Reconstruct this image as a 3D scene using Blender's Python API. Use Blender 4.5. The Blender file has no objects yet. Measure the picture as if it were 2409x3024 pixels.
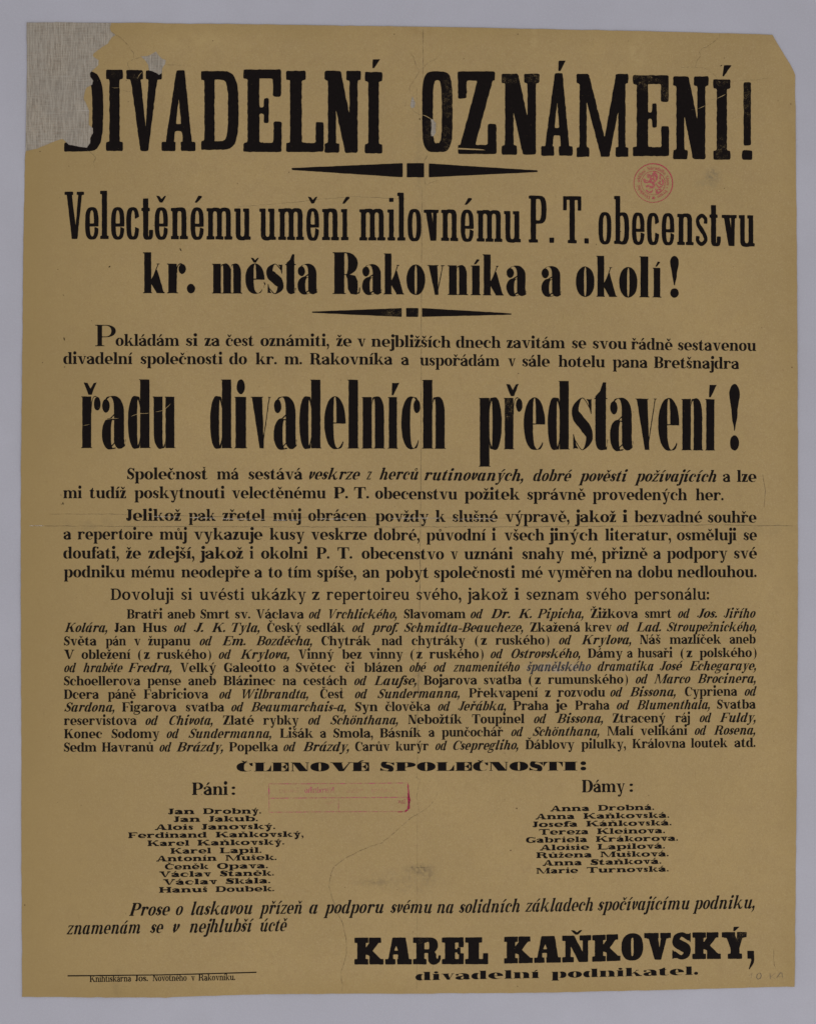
import bpy, math, random, unicodedata
import numpy as np
from mathutils import Vector, noise
from mathutils.geometry import delaunay_2d_cdt, tessellate_polygon

# ------------------------------------------------------------------ camera, world, lamps, exposure
SC = bpy.context.scene
S0 = 0.00028                      # metres per unit of the layout grid (poster about 0.64 m wide)
W0, H0 = 2409.0, 3024.0
CAMH = 1.55
cam = bpy.data.cameras.new("camera")
cam_o = bpy.data.objects.new("camera", cam)
SC.collection.objects.link(cam_o)
cam_o.location = (0, 0, CAMH)
cam.sensor_fit = 'VERTICAL'
cam.sensor_height = 24.0
cam.lens = 24.0 * CAMH / (H0 * S0)
cam.clip_start = 0.05
cam.clip_end = 20
SC.camera = cam_o
world = bpy.data.worlds.new("World")
SC.world = world
world.use_nodes = True
bg = world.node_tree.nodes["Background"]
bg.inputs[0].default_value = (0.97, 0.98, 1.0, 1)
bg.inputs[1].default_value = 0.58

def lamp(name, loc, size, power, col):
    l = bpy.data.lights.new(name, 'AREA')
    l.shape = 'RECTANGLE'; l.size = size[0]; l.size_y = size[1]
    l.energy = power; l.color = col
    o = bpy.data.objects.new(name, l)
    SC.collection.objects.link(o)
    o.location = loc
    o.rotation_euler = (Vector((0, 0.03, 0)) - Vector(loc)).to_track_quat('-Z', 'Y').to_euler()
    return o
lamp("copy_stand_lamp", (-0.45, -0.75, 1.6), (0.5, 0.5), 2.4, (1.0, 0.985, 0.96))
lamp("copy_stand_lamp", (0.75, -0.75, 1.6), (0.5, 0.5), 4.6, (1.0, 0.985, 0.96))
SC.view_settings.view_transform = 'Standard'
SC.view_settings.look = 'None'
SC.view_settings.exposure = 0.0
SC.view_settings.gamma = 1.0

# ------------------------------------------------------------------ basics
random.seed(7)
def WX(x): return (x - W0 / 2) * S0
def WY(y): return (H0 / 2 - y) * S0
def sstep(a, b, v):
    t = max(0.0, min(1.0, (v - a) / (b - a))); return t * t * (3 - 2 * t)

def lift(x, y):
    """height of the slightly cockled sheet above the table, metres (layout x, y)"""
    h = 0.00045
    e = max(sstep(150, 60, x), sstep(2240, 2352, x), sstep(170, 66, y), sstep(2830, 2945, y))
    h += e * (0.0005 + 0.0007 * noise.noise(Vector((x * 0.006, y * 0.006, 3.1))))
    h += 0.0001 * noise.noise(Vector((x * 0.0012, y * 0.0012, 0)))
    return h

def mesh_obj(name, verts, faces, mat, parent=None, smooth=False):
    m = bpy.data.meshes.new(name)
    m.from_pydata(verts, [], faces)
    m.materials.append(mat)
    if smooth:
        m.polygons.foreach_set('use_smooth', [True] * len(m.polygons))
    m.update()
    o = bpy.data.objects.new(name, m)
    SC.collection.objects.link(o)
    o.parent = parent
    return o

# ------------------------------------------------------------------ materials
class NT:
    def __init__(s, name, rough=0.85):
        s.m = bpy.data.materials.new(name); s.m.use_nodes = True
        s.t = s.m.node_tree; s.n = s.t.nodes; s.l = s.t.links
        s.b = s.n["Principled BSDF"]; s.out = s.n["Material Output"]
        s.b.inputs["Roughness"].default_value = rough
        s.b.inputs["Specular IOR Level"].default_value = 0.25
        tc = s.n.new("ShaderNodeTexCoord"); s.co = tc.outputs["Object"]
    def link(s, a, b): s.l.new(a, b)
    def mapping(s, scale=(1, 1, 1), rot=0, src=None):
        m = s.n.new("ShaderNodeMapping"); m.inputs["Scale"].default_value = scale
        m.inputs["Rotation"].default_value = (0, 0, rot)
        s.link(src or s.co, m.inputs["Vector"]); return m.outputs[0]
    def noise(s, scale, detail=3, rough=0.55, vec=None, dist=0):
        n = s.n.new("ShaderNodeTexNoise"); n.inputs["Scale"].default_value = scale
        n.inputs["Detail"].default_value = detail; n.inputs["Roughness"].default_value = rough
        n.inputs["Distortion"].default_value = dist
        s.link(vec or s.co, n.inputs["Vector"]); return n.outputs["Fac"]
    def ramp(s, fac, lo, hi, a=0.0, b=1.0):
        r = s.n.new("ShaderNodeMapRange"); r.interpolation_type = 'SMOOTHSTEP'
        r.inputs["From Min"].default_value = lo; r.inputs["From Max"].default_value = hi
        r.inputs["To Min"].default_value = a; r.inputs["To Max"].default_value = b
        s.link(fac, r.inputs["Value"]); return r.outputs[0]
    def math(s, op, a, b=None):
        m = s.n.new("ShaderNodeMath"); m.operation = op
        for i, v in enumerate((a, b)):
            if v is None: continue
            if isinstance(v, (int, float)): m.inputs[i].default_value = v
            else: s.link(v, m.inputs[i])
        return m.outputs[0]
    def mix(s, fac, a, b, mode='MIX'):
        m = s.n.new("ShaderNodeMix"); m.data_type = 'RGBA'; m.blend_type = mode
        if isinstance(fac, (int, float)): m.inputs[0].default_value = fac
        else: s.link(fac, m.inputs[0])
        for i, v in ((6, a), (7, b)):
            if isinstance(v, tuple): m.inputs[i].default_value = (*v, 1)
            else: s.link(v, m.inputs[i])
        return m.outputs[2]
    def ell(s, x, y, rx, ry, soft=0.5, rot=0):
        """soft elliptical mask (a stain) centred at layout x, y"""
        v = s.n.new("ShaderNodeVectorMath"); v.operation = 'SUBTRACT'
        s.link(s.co, v.inputs[0]); v.inputs[1].default_value = (WX(x), WY(y), 0)
        m = s.mapping((1 / (rx * S0), 1 / (ry * S0), 0), rot, v.outputs[0])
        ln = s.n.new("ShaderNodeVectorMath"); ln.operation = 'LENGTH'
        s.link(m, ln.inputs[0])
        return s.ramp(ln.outputs["Value"], 1.0, 1.0 - soft)
    def bump(s, h, strength, dist):
        b = s.n.new("ShaderNodeBump"); b.inputs["Strength"].default_value = strength
        b.inputs["Distance"].default_value = dist
        s.link(h, b.inputs["Height"]); s.link(b.outputs[0], s.b.inputs["Normal"])

PAPER = (0.438, 0.302, 0.130)
def paper_colour(k):
    c = k.mix(k.ramp(k.noise(9, 4), 0.3, 0.7), tuple(v * 0.93 for v in PAPER), tuple(v * 1.06 for v in PAPER))
    c = k.mix(k.ramp(k.noise(55, 3), 0.35, 0.7, 0, 0.32), c, (0.40, 0.275, 0.135))
    # fibres and grain
    c = k.mix(k.ramp(k.noise(130, 4, 0.65), 0.48, 0.72, 0, 0.30), c, (0.34, 0.225, 0.095))
    c = k.mix(k.ramp(k.noise(90, 4, 0.65, k.mapping((1, 1, 1), 1.1)), 0.52, 0.74, 0, 0.28), c, (0.50, 0.36, 0.17))
    c = k.mix(k.ramp(k.noise(620, 3, 0.7, k.mapping((1, 1, 1), 0.7)), 0.35, 0.70, 0, 0.30), c, (0.345, 0.22, 0.10))
    c = k.mix(k.ramp(k.noise(560, 3, 0.7, k.mapping((1, 1, 1), 2.1)), 0.42, 0.72, 0, 0.26), c, (0.46, 0.35, 0.15))
    g = k.noise(1500, 2, 0.6)
    c = k.mix(k.ramp(g, 0.3, 0.72, 0.0, 0.34), c, (0.30, 0.21, 0.105))
    g2 = k.noise(900, 1, 0.5, k.mapping((1, 1, 1), 0.4))
    c = k.mix(k.ramp(g2, 0.52, 0.76, 0, 0.30), c, (0.52, 0.38, 0.20))
    fib = k.noise(520, 2, 0.6, k.mapping((1, 0.22, 1), 0.9), 1.5)
    c = k.mix(k.ramp(fib, 0.68, 0.76, 0, 0.35), c, (0.24, 0.16, 0.075))
    fib2 = k.noise(480, 2, 0.6, k.mapping((0.2, 1, 1), 0.5), 1.5)
    c = k.mix(k.ramp(fib2, 0.69, 0.77, 0, 0.3), c, (0.26, 0.18, 0.09))
    return c

k = NT("aged_poster_paper", 0.88)
c = paper_colour(k)
# edge toning and the stains that belong to the sheet
sep = k.n.new("ShaderNodeSeparateXYZ"); k.link(k.co, sep.inputs[0])
ed = k.math('ADD', k.ramp(sep.outputs[0], WX(180), WX(66)), k.ramp(sep.outputs[0], WX(2280), WX(2354)))
ed = k.math('ADD', ed, k.ramp(sep.outputs[1], WY(150), WY(66)))
ed = k.math('ADD', ed, k.ramp(sep.outputs[1], WY(2860), WY(2945)))
ed = k.math('MULTIPLY', k.math('MINIMUM', ed, 1.0), k.ramp(k.noise(14, 3), 0.25, 0.7, 0.2, 0.8))
c = k.mix(k.math('MULTIPLY', ed, 0.5), c, (0.335, 0.225, 0.082))
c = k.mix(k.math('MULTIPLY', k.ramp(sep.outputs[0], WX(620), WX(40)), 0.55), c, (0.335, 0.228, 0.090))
for (x, y, rx, ry, soft, col, a, sc) in (
        (1240, 88, 70, 30, 0.9, (0.28, 0.17, 0.06), 0.35, 30),
        (1240, 2566, 60, 22, 0.9, (0.14, 0.105, 0.065), 0.75, 60),
        (1262, 2590, 36, 30, 0.9, (0.17, 0.125, 0.075), 0.5, 60),
        (1110, 2605, 90, 24, 1.0, (0.22, 0.16, 0.085), 0.5, 60),
        (2020, 900, 90, 200, 1.0, (0.48, 0.335, 0.15), 0.35, 8),
        (700, 2450, 200, 160, 1.0, (0.37, 0.25, 0.10), 0.30, 8),
        (1200, 2600, 150, 60, 1.0, (0.24, 0.18, 0.10), 0.35, 50),
        (2102, 520, 34, 36, 0.9, (0.15, 0.13, 0.09), 0.60, 70),
        (2085, 545, 60, 30, 1.0, (0.22, 0.18, 0.11), 0.35, 50),
        (1548, 2560, 26, 26, 0.7, (0.30, 0.19, 0.09), 0.35, 30),
        (1640, 1972, 130, 24, 0.9, (0.40, 0.36, 0.34), 0.55, 50),
        (1830, 1975, 70, 16, 0.9, (0.44, 0.40, 0.33), 0.35, 50),
        (270, 1555, 200, 46, 1.0, (0.26, 0.185, 0.09), 0.40, 26),
        (2260, 1560, 140, 34, 1.0, (0.27, 0.20, 0.10), 0.35, 26),
        (1250, 1545, 420, 22, 1.0, (0.30, 0.23, 0.13), 0.30, 30),
        (350, 2905, 26, 70, 0.9, (0.26, 0.18, 0.08), 0.45, 26),
        (1575, 120, 14, 60, 0.9, (0.52, 0.38, 0.18), 0.45, 26),
        (1880, 150, 40, 70, 1.0, (0.54, 0.40, 0.19), 0.40, 26),
        (600, 130, 220, 50, 1.0, (0.50, 0.36, 0.16), 0.5, 20),
        (1235, 2010, 26, 60, 0.9, (0.22, 0.16, 0.09), 0.45, 70),
        (1240, 470, 30, 260, 1.0, (0.27, 0.20, 0.10), 0.35, 50)):
    msk = k.math('MULTIPLY', k.ell(x, y, rx, ry, soft), k.ramp(k.noise(sc * 4, 4, 0.65), 0.36, 0.66, 0.0, a))
    c = k.mix(msk, c, col)
k.link(c, k.b.inputs["Base Color"])
wr = k.noise(7, 3, 0.5, k.mapping((3.2, 0.5, 1), 0.04), 0.5)
wr2 = k.noise(28, 4, 0.55)
fine = k.noise(1800, 2)
hh = k.math('ADD', k.math('MULTIPLY', wr, 1.0), k.math('MULTIPLY', wr2, 0.25))
hh = k.math('ADD', hh, k.math('MULTIPLY', fine, 0.010))
k.bump(hh, 0.85, 0.0024)
MAT_PAPER = k.m

def ink_material(name, base, wear, zones=(), rough=0.62, fade=0.0):
    k = NT(name, rough)
    c = k.mix(k.ramp(k.noise(420, 3), 0.35, 0.7), base, tuple(v * 1.25 for v in base))
    sp = k.noise(1050, 3, 0.7)
    hi = k.ramp(sp, 0.70 - wear, 0.76 - wear)
    tot = k.math('MULTIPLY', hi, 0.55)
    zn = None
    for (x, y, rx, ry, a) in zones:
        z = k.math('MULTIPLY', k.ell(x, y, rx, ry, 0.6), a)
        zn = z if zn is None else k.math('MAXIMUM', zn, z)
    if zn is not None:
        sp2 = k.math('MULTIPLY', k.ramp(k.noise(1500, 4, 0.75), 0.52, 0.66), k.ramp(k.noise(260, 3), 0.40, 0.62))
        tot = k.math('MAXIMUM', tot, k.math('MULTIPLY', zn, sp2))
    if fade:
        tot = k.math('MAXIMUM', tot, k.ramp(k.noise(500, 4, 0.7), 0.30, 0.62, fade * 0.5, fade))
    c = k.mix(tot, c, tuple(v * 0.82 for v in PAPER) if not fade else (0.16, 0.15, 0.155))
    k.link(c, k.b.inputs["Base Color"])
    k.b.inputs["Specular IOR Level"].default_value = 0.06
    return k.m

INK = (0.0070, 0.0046, 0.0042)
ZONES = ((1503, 228, 36, 26, 0.9), (1572, 228, 34, 24, 0.8), (1905, 240, 62, 34, 0.9), (1960, 272, 22, 34, 0.9),
         (1322, 290, 22, 90, 0.8), (1320, 410, 20, 60, 0.55), (2204, 300, 16, 70, 0.8), (2128, 445, 26, 50, 0.6),
         (2130, 245, 26, 14, 0.8), (398, 232, 22, 20, 0.45), (342, 220, 20, 14, 0.3), (1265, 390, 18, 50, 0.5),
         (1195, 350, 14, 50, 0.35), (2190, 2762, 40, 26, 0.75), (1250, 2783, 24, 30, 0.3))
MAT_TITLE = ink_material("printing_ink_worn", INK, -0.005, ZONES)
MAT_INK = ink_material("printing_ink", INK, -0.03)
MAT_HEAD = ink_material("printing_ink_heading", INK, -0.02, ((1502, 1208, 16, 44, 0.9), (1160, 920, 40, 20, 0.9), (1235, 922, 30, 16, 0.5)))
MAT_TEXT = ink_material("printing_ink_text", (0.0085, 0.0055, 0.0044), -0.02)
MAT_FADED = ink_material("printing_ink_abraded", (0.020, 0.019, 0.025), 0.0, fade=0.2)

def trans_ink(name, col, lo, hi, sc, amin=0.0, amax=1.0):
    k = NT(name, 0.8)
    c = k.mix(k.noise(300, 2), col, tuple(min(1, v * 1.25) for v in col))
    k.link(c, k.b.inputs["Base Color"])
    tr = k.n.new("ShaderNodeBsdfTransparent"); mx = k.n.new("ShaderNodeMixShader")
    k.link(k.ramp(k.noise(sc, 4, 0.7), lo, hi, amin, amax), mx.inputs[0])
    k.link(tr.outputs[0], mx.inputs[1]); k.link(k.b.outputs[0], mx.inputs[2])
    k.link(mx.outputs[0], k.out.inputs[0])
    return k.m
MAT_RED = trans_ink("red_stamp_ink", (0.43, 0.055, 0.08), 0.30, 0.60, 700, 0.40, 0.92)
MAT_REDLION = trans_ink("red_stamp_ink_light", (0.48, 0.085, 0.11), 0.30, 0.62, 900, 0.25, 0.8)
MAT_REDFAINT = trans_ink("faded_pink_stamp_ink", (0.48, 0.08, 0.15), 0.40, 0.66, 300, 0.18, 0.85)
MAT_REDGHOST = trans_ink("ghost_pink_stamp_ink", (0.48, 0.09, 0.15), 0.44, 0.74, 380, 0.05, 0.42)
MAT_REDBLOT = trans_ink("dark_pink_stamp_ink", (0.34, 0.02, 0.07), 0.36, 0.58, 500, 0.15, 0.95)
MAT_CREASE = trans_ink("crease_shade_dirt", (0.12, 0.09, 0.05), 0.36, 0.70, 420, 0.04, 0.65)  # dark strips paint the shade in crease recesses; one is a smudge streak
MAT_FOLD = trans_ink("fold_shade", (0.15, 0.11, 0.06), 0.34, 0.68, 120, 0.12, 0.65)  # soft shading along the folds, put into colour as dark strips
MAT_PENCIL = trans_ink("pencil_graphite", (0.12, 0.105, 0.085), 0.25, 0.55, 900, 0.45, 0.85)
MAT_SPECK = trans_ink("brown_speck", (0.07, 0.035, 0.015), 0.30, 0.60, 900, 0.45, 0.95)
MAT_PALE = trans_ink("rubbed_scratch", (0.50, 0.43, 0.36), 0.38, 0.62, 600, 0.1, 0.85)

k = NT("linen_canvas", 0.95)
warp = k.noise(1150, 3, 0.65, k.mapping((1.0, 0.085, 1), 0.01))
weft = k.noise(1150, 3, 0.65, k.mapping((0.085, 1.0, 1), -0.01))
c = k.mix(k.ramp(warp, 0.32, 0.68), (0.225, 0.185, 0.140), (0.455, 0.392, 0.315))
c = k.mix(k.ramp(weft, 0.34, 0.70, 0.0, 0.55), c, (0.44, 0.385, 0.315))
w1 = k.n.new("ShaderNodeTexWave"); w1.wave_type = 'BANDS'; w1.bands_direction = 'X'
w1.inputs["Scale"].default_value = 150; w1.inputs["Distortion"].default_value = 1.5; w1.inputs["Detail Scale"].default_value = 4
k.link(k.co, w1.inputs["Vector"])
w2 = k.n.new("ShaderNodeTexWave"); w2.wave_type = 'BANDS'; w2.bands_direction = 'Y'
w2.inputs["Scale"].default_value = 150; w2.inputs["Distortion"].default_value = 1.5; w2.inputs["Detail Scale"].default_value = 4
k.link(k.co, w2.inputs["Vector"])
gap = k.math('MULTIPLY', w1.outputs["Fac"], w2.outputs["Fac"])
c = k.mix(k.ramp(gap, 0.35, 0.05, 0.0, 0.14), c, (0.20, 0.17, 0.14))
th1 = k.noise(1300, 1, 0.5, k.mapping((1.0, 0.016, 1), 0.01))
th2 = k.noise(1300, 1, 0.5, k.mapping((0.016, 1.0, 1), -0.01))
c = k.mix(k.ramp(th1, 0.72, 0.80, 0, 0.6), c, (0.56, 0.52, 0.46))
c = k.mix(k.ramp(th2, 0.70, 0.78, 0, 0.6), c, (0.56, 0.52, 0.46))
c = k.mix(k.ramp(k.noise(900, 3, 0.7), 0.54, 0.70, 0, 0.5), c, (0.40, 0.26, 0.18))
c = k.mix(k.ramp(k.noise(30, 3), 0.35, 0.65, 0, 0.3), c, (0.30, 0.275, 0.245))
k.link(c, k.b.inputs["Base Color"])
k.bump(k.math('ADD', warp, weft), 0.6, 0.0006)
MAT_LINEN = k.m

k = NT("pale_grey_board", 0.9)
c = k.mix(k.ramp(k.noise(6, 4), 0.3, 0.7), (0.462, 0.449, 0.505), (0.506, 0.494, 0.552))
c = k.mix(k.ramp(k.noise(26, 4, 0.6), 0.35, 0.7, 0, 0.45), c, (0.445, 0.432, 0.475))
c = k.mix(k.ramp(k.noise(1300, 2), 0.3, 0.7, 0.0, 0.30), c, (0.415, 0.395, 0.445))
c = k.mix(k.ramp(k.noise(600, 3, 0.7), 0.42, 0.72, 0.0, 0.25), c, (0.44, 0.39, 0.44))
c = k.mix(k.ramp(k.noise(540, 3, 0.7, k.mapping((1, 1, 1), 1.2)), 0.42, 0.72, 0.0, 0.25), c, (0.47, 0.49, 0.52))
c = k.mix(k.ramp(k.noise(950, 1, 0.5, k.mapping((1, 1, 1), 0.6)), 0.5, 0.75, 0, 0.4), c, (0.55, 0.53, 0.58))
k.link(c, k.b.inputs["Base Color"])
k.bump(k.math('ADD', k.noise(12, 4), k.math('MULTIPLY', k.noise(1200, 2), 0.02)), 0.4, 0.002)
MAT_BOARD = k.m

# ------------------------------------------------------------------ glyph engine
def ellp(cx, cy, rx, ry, a, n):
    c, s = math.cos(a), math.sin(a)
    return (cx + rx * math.copysign(abs(c) ** (2 / n), c), cy + ry * math.copysign(abs(s) ** (2 / n), s))

class Glyph:
    def __init__(g, P): g.P = P; g.polys = []; g.x1 = 0; g.top = 1; g.cx = 0
    def poly(g, pts): g.polys.append([tuple(p) for p in pts])
    def rect(g, x0, y0, x1, y1): g.poly([(x0, y0), (x1, y0), (x1, y1), (x0, y1)])
    def band(g, o, i, a0, a1, n=None, N=None):
        """area between outer ellipse o and inner ellipse i = (cx, cy, rx, ry), angles in degrees"""
        n = n or g.P['n']; N = N or max(3, int(abs(a1 - a0) / 360 * 36))
        ni = g.P.get('ni', n)
        A = [math.radians(a0 + (a1 - a0) * t / N) for t in range(N + 1)]
        po = [ellp(*o, a, n) for a in A]; pi = [ellp(*i, a, ni) for a in A]
        for t in range(N):
            g.poly([po[t], po[t + 1], pi[t + 1], pi[t]])
    def disc(g, cx, cy, rx, ry, n=2):
        g.poly([ellp(cx, cy, rx, ry, math.radians(a), n) for a in range(0, 360, 20)])
    def stroke(g, pts, ws, N=7):
        """pen stroke through pts, width ws at each, smooth (Catmull-Rom)"""
        P = [Vector(p) for p in pts]; P = [2 * P[0] - P[1]] + P + [2 * P[-1] - P[-2]]
        Wd = [ws[0]] + list(ws) + [ws[-1]]
        out = []
        for i in range(1, len(P) - 2):
            for t in range(N + (1 if i == len(P) - 3 else 0)):
                u = t / N
                a, b, c_, d = P[i - 1], P[i], P[i + 1], P[i + 2]
                q = 0.5 * ((2 * b) + (c_ - a) * u + (2 * a - 5 * b + 4 * c_ - d) * u * u + (3 * b - a - 3 * c_ + d) * u ** 3)
                w = Wd[i] + (Wd[i + 1] - Wd[i]) * (u * u * (3 - 2 * u))
                out.append((q, w))
        L = []; R = []
        for i, (q, w) in enumerate(out):
            a = out[max(0, i - 1)][0]; b = out[min(len(out) - 1, i + 1)][0]
            d = (b - a); d = d.normalized() if d.length > 0 else Vector((1, 0))
            nrm = Vector((-d.y, d.x)) * w / 2
            L.append(q + nrm); R.append(q - nrm)
        for i in range(len(L) - 1):
            g.poly([L[i], L[i + 1], R[i + 1], R[i]])
    def ser(g, xa, xb, y, d, l=None, r=None, cap=False):
        """serif on a stem end xa..xb at height y, body direction d (+1 up)"""
        P = g.P; SL = P['SLc'] if cap else P['SL']; T = P['STc'] if cap else P['ST']; B = P['BR']
        l = SL if l is None else l; r = SL if r is None else r
        pts = [(xa - l, y), (xb + r, y), (xb + r, y + d * T)]
        if r > 0 and B > 0: pts += [(xb + r * 0.35, y + d * (T + B * 0.12)), (xb + r * 0.08, y + d * (T + B * 0.45)), (xb, y + d * (T + B))]
        else: pts += [(xb, y + d * T)]
        if l > 0 and B > 0: pts += [(xa, y + d * (T + B)), (xa - l * 0.08, y + d * (T + B * 0.45)), (xa - l * 0.35, y + d * (T + B * 0.12))]
        else: pts += [(xa, y + d * T)]
        pts += [(xa - l, y + d * T)]
        g.poly(pts)
    def flag(g, xa, xb, y):
        """left-hand top serif of a lower-case stem"""
        P = g.P; T = P['ST']; B = P['BR']; l = P['SL']; sl = P.get('fl', 0.0)
        g.poly([(xb, y), (xb, y - T), (xa, y - T - B - sl), (xa - l * 0.3, y - T - sl - B * 0.2), (xa - l, y - T - sl), (xa - l, y - sl)])
    def diag(g, xa, ya, xb, yb, w, w2=None):
        w2 = w if w2 is None else w2
        g.poly([(xa, ya), (xa + w, ya), (xb + w2, yb), (xb, yb)])

def italic_in(g, x, y):     # entry hairline of an italic stem
    h = g.P['H']
    g.stroke([(x - g.P['SL'] * 1.2, y - 0.20), (x + 0.02, y - 0.03)], [h, h * 1.3], 3)
def italic_out(g, x, w=None):     # exit hairline; x = right side of the stem
    h = g.P['H']; sl = g.P['SL']
    g.stroke([(x - g.P['S'] * 0.55, 0.05), (x + sl * 0.35, 0.045), (x + sl * 1.5, 0.24)], [h * 2.2, h * 1.5, h], 5)

def lower(ch, P):
    g = Glyph(P); S, H, C, SL, ST = P['S'], P['H'], P['C'], P['SL'], P['ST']
    A, D, it = P['asc'], P['desc'], P.get('it', False)
    O = P.get('ov', 0.015); Hh = P.get('Ha', H * 1.15); SB = S * P.get('bf', 1.06)
    si = min(SL, C * 0.42)
    ry = P.get('ry', 0.40)
    def foot(xa, xb, l=None, r=None, y=0):
        g.ser(xa, xb, y, 1, l, r)
    def arch(x0, last=True, c=C):       # x0 = left stem's left side
        xi = x0 + S
        g.band((xi + (c + S) / 2 - H * 0.5, 1 - ry + O, (c + S) / 2 + H * 0.5, ry), (xi + c / 2, 1 - ry + O, c / 2, ry - Hh * 1.1), 180, 0)
        g.rect(xi + c, 0, xi + c + S, 1 - ry + O + 0.01)
    if ch in 'ı':
        x = SL if not it else SL * 0.8
        g.rect(x, 0, x + S, 1)
        if it: italic_in(g, x, 1); italic_out(g, x + S)
        else: g.flag(x, x + S, 1); foot(x, x + S)
        g.cx = x + S / 2
    elif ch == 'i':
        g2 = lower('ı', P); g = g2
        if P.get('sqdot'): g.rect(g.cx - S * 0.47, 1.24, g.cx + S * 0.47, 1.24 + P['sqdot'])
        else:
            r = P.get('dr', S * 0.62); g.disc(g.cx, 1 + P.get('dg', 0.16) + P.get('dry', r), r, P.get('dry', r))
        g.top = 1.5
    elif ch in 'jȷ':
        x = SL + S * 0.3
        g.rect(x, -D * 0.45, x + S, 1); g.flag(x, x + S, 1) if not it else italic_in(g, x, 1)
        g.band((x - S * 0.15, -D * 0.45, S * 1.15, D * 0.55), (x - S * 0.15, -D * 0.45, S * 0.15, D * 0.55 - H * 1.2), 0, -100)
        b = P['ball'] * 0.8; g.disc(x - S * 0.25 - b * 0.3, -D + b * P.get('by', 1) * 1.05, b, b * P.get('by', 1))
        g.cx = x + S / 2
        if ch == 'j':
            if P.get('sqdot'): g.rect(g.cx - S * 0.47, 1.24, g.cx + S * 0.47, 1.24 + P['sqdot'])
            else: r = P.get('dr', S * 0.62); g.disc(g.cx, 1 + P.get('dg', 0.16) + P.get('dry', r), r, P.get('dry', r))
            g.top = 1.5
    elif ch == 'l':
        x = SL; g.rect(x, 0, x + S, A)
        g.flag(x, x + S, A)
        italic_out(g, x + S) if it else foot(x, x + S)
        g.cx = x + S / 2; g.top = A
    elif ch in 'nhmru':
        x = SL
        if ch == 'u':
            g.rect(x, ry - O - .02, x + S, 1); italic_in(g, x, 1) if it else g.flag(x, x + S, 1)
            xr = x + S + C; g.rect(xr, 0, xr + S, 1)
            if not it: g.flag(xr + 0.0, xr + S, 1) if P.get('flu', 1) else None
            g.band((x + (S + C) / 2 + H * 0.5, ry - O, (C + S) / 2 + H * 0.5, ry), (x + S + C / 2, ry - O, C / 2, ry - Hh * 1.1), 180, 360)
            italic_out(g, xr + S) if it else g.ser(xr, xr + S, 0, 1, 0, SL)
            g.cx = x + S + C / 2
        else:
            top = A if ch == 'h' else 1
            g.rect(x, 0, x + S, top)
            (italic_in(g, x, 1) if it and ch != 'h' else g.flag(x, x + S, top))
            if ch == 'r':
                if not it: foot(x, x + S)
                xi = x + S; w = P.get('rw', C * 0.9 + S * 0.55); b = P['ball']; by = b * P.get('by', 1)
                g.band((xi + w * 0.5, 1 - ry + O, w * 0.5 + H, ry), (xi + w * 0.55, 1 - ry + O, w * 0.5 - H * 0.1, ry - Hh * 1.2), 180, 30)
                g.disc(xi + w - b * 0.55, 1 - by * 1.02 - H * 0.3, b, by)
                g.cx = x + S * 0.9
            else:
                if not it: g.ser(x, x + S, 0, 1, SL, si)
                arch(x); xr = x + S + C
                if ch == 'm':
                    if not it: g.ser(xr, xr + S, 0, 1, si, si)
                    arch(xr); xr += S + C
                italic_out(g, xr + S) if it else g.ser(xr, xr + S, 0, 1, si, SL)
                g.cx = (x + xr + S) / 2
                if ch == 'h': g.top = A
    elif ch in 'oceö':
        Cw = C * P.get('oc', 1.0)
        Wd = 2 * SB + Cw; x = 0.0; cx = Wd / 2
        if ch == 'o':
            g.band((cx, .5, Wd / 2, .5 + O), (cx, .5, Cw / 2, .5 + O - H), 0, 360)
        elif ch == 'c':
            T = P.get('ct', H); Wc = Wd * P.get('cw', 0.92); cx = Wc / 2
            o = (cx, .5, Wc / 2, .5 + O); i = (cx + (SB - T) / 2, .5, (Wc - SB - T) / 2, .5 + O - H)
            if P.get('slab'):
                g.band(o, i, 15, 350)
            else:
                g.band(o, i, 48, 322)
                b = P['ball']; by = b * P.get('by', 1)
                g.disc(Wc - b * 1.0, 1 - by * 1.25 - H, b, by)
        elif ch == 'e':
            T = P.get('ct', H); m = P.get('em', 0.5); hb = P.get('eb', H)
            o = (cx, .5, Wd / 2, .5 + O); i = (cx, .5, Cw / 2, .5 + O - H)
            g.band(o, i, 0, 180)
            i2 = (cx + (SB - T) / 2, .5, (Wd - SB - T) / 2, .5 + O - H)
            if P.get('slab'):
                g.band(o, i2, 180, 350)
            else:
                g.band(o, i2, 180, 318 if not it else 315)
            g.rect(SB * .8, .5 - hb, Wd - 0.0, .5 + hb * 0.2 if hb < .08 else .5 + .0)
        g.cx = cx
    elif ch in 'bdpq':
        Cw = C * P.get('oc', 1.0); W1 = Cw + SB + H * 2
        left = ch in 'bp'; y0, y1 = (0, A) if ch in 'bd' else (-D, 1)
        if left:
            x = SL if not (it and ch == 'b') else SL; g.rect(x, y0, x + S, y1)
            xi = x + S
            g.band((xi + (Cw + SB) / 2 - H * 0.6, .5, (Cw + SB) / 2 + H * .6, .5 + O), (xi + Cw / 2 - H * .2, .5, Cw / 2 + H * .2, .5 + O - H), -180, 180)
            if ch == 'p': g.ser(x, x + S, -D, 1)
            elif P.get('slab'): g.ser(x, x + S, 0, 1, SL, 0)
            if it and ch == 'p': italic_in(g, x, 1)
            else: g.flag(x, x + S, y1)
            g.cx = xi
        else:
            xi = SB + Cw; x = xi; g.rect(x, y0, x + S, y1)
            g.band(((Cw + SB) / 2 + H * .6, .5, (Cw + SB) / 2 + H * .6, .5 + O), (SB + Cw / 2 + H * .2, .5, Cw / 2 + H * .2, .5 + O - H), 0, 360)
            if ch == 'd': (italic_out(g, x + S) if it else g.ser(x, x + S, 0, 1, 0, SL)); g.flag(x, x + S, A)
            else: g.ser(x, x + S, -D, 1)
            g.cx = x
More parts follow.
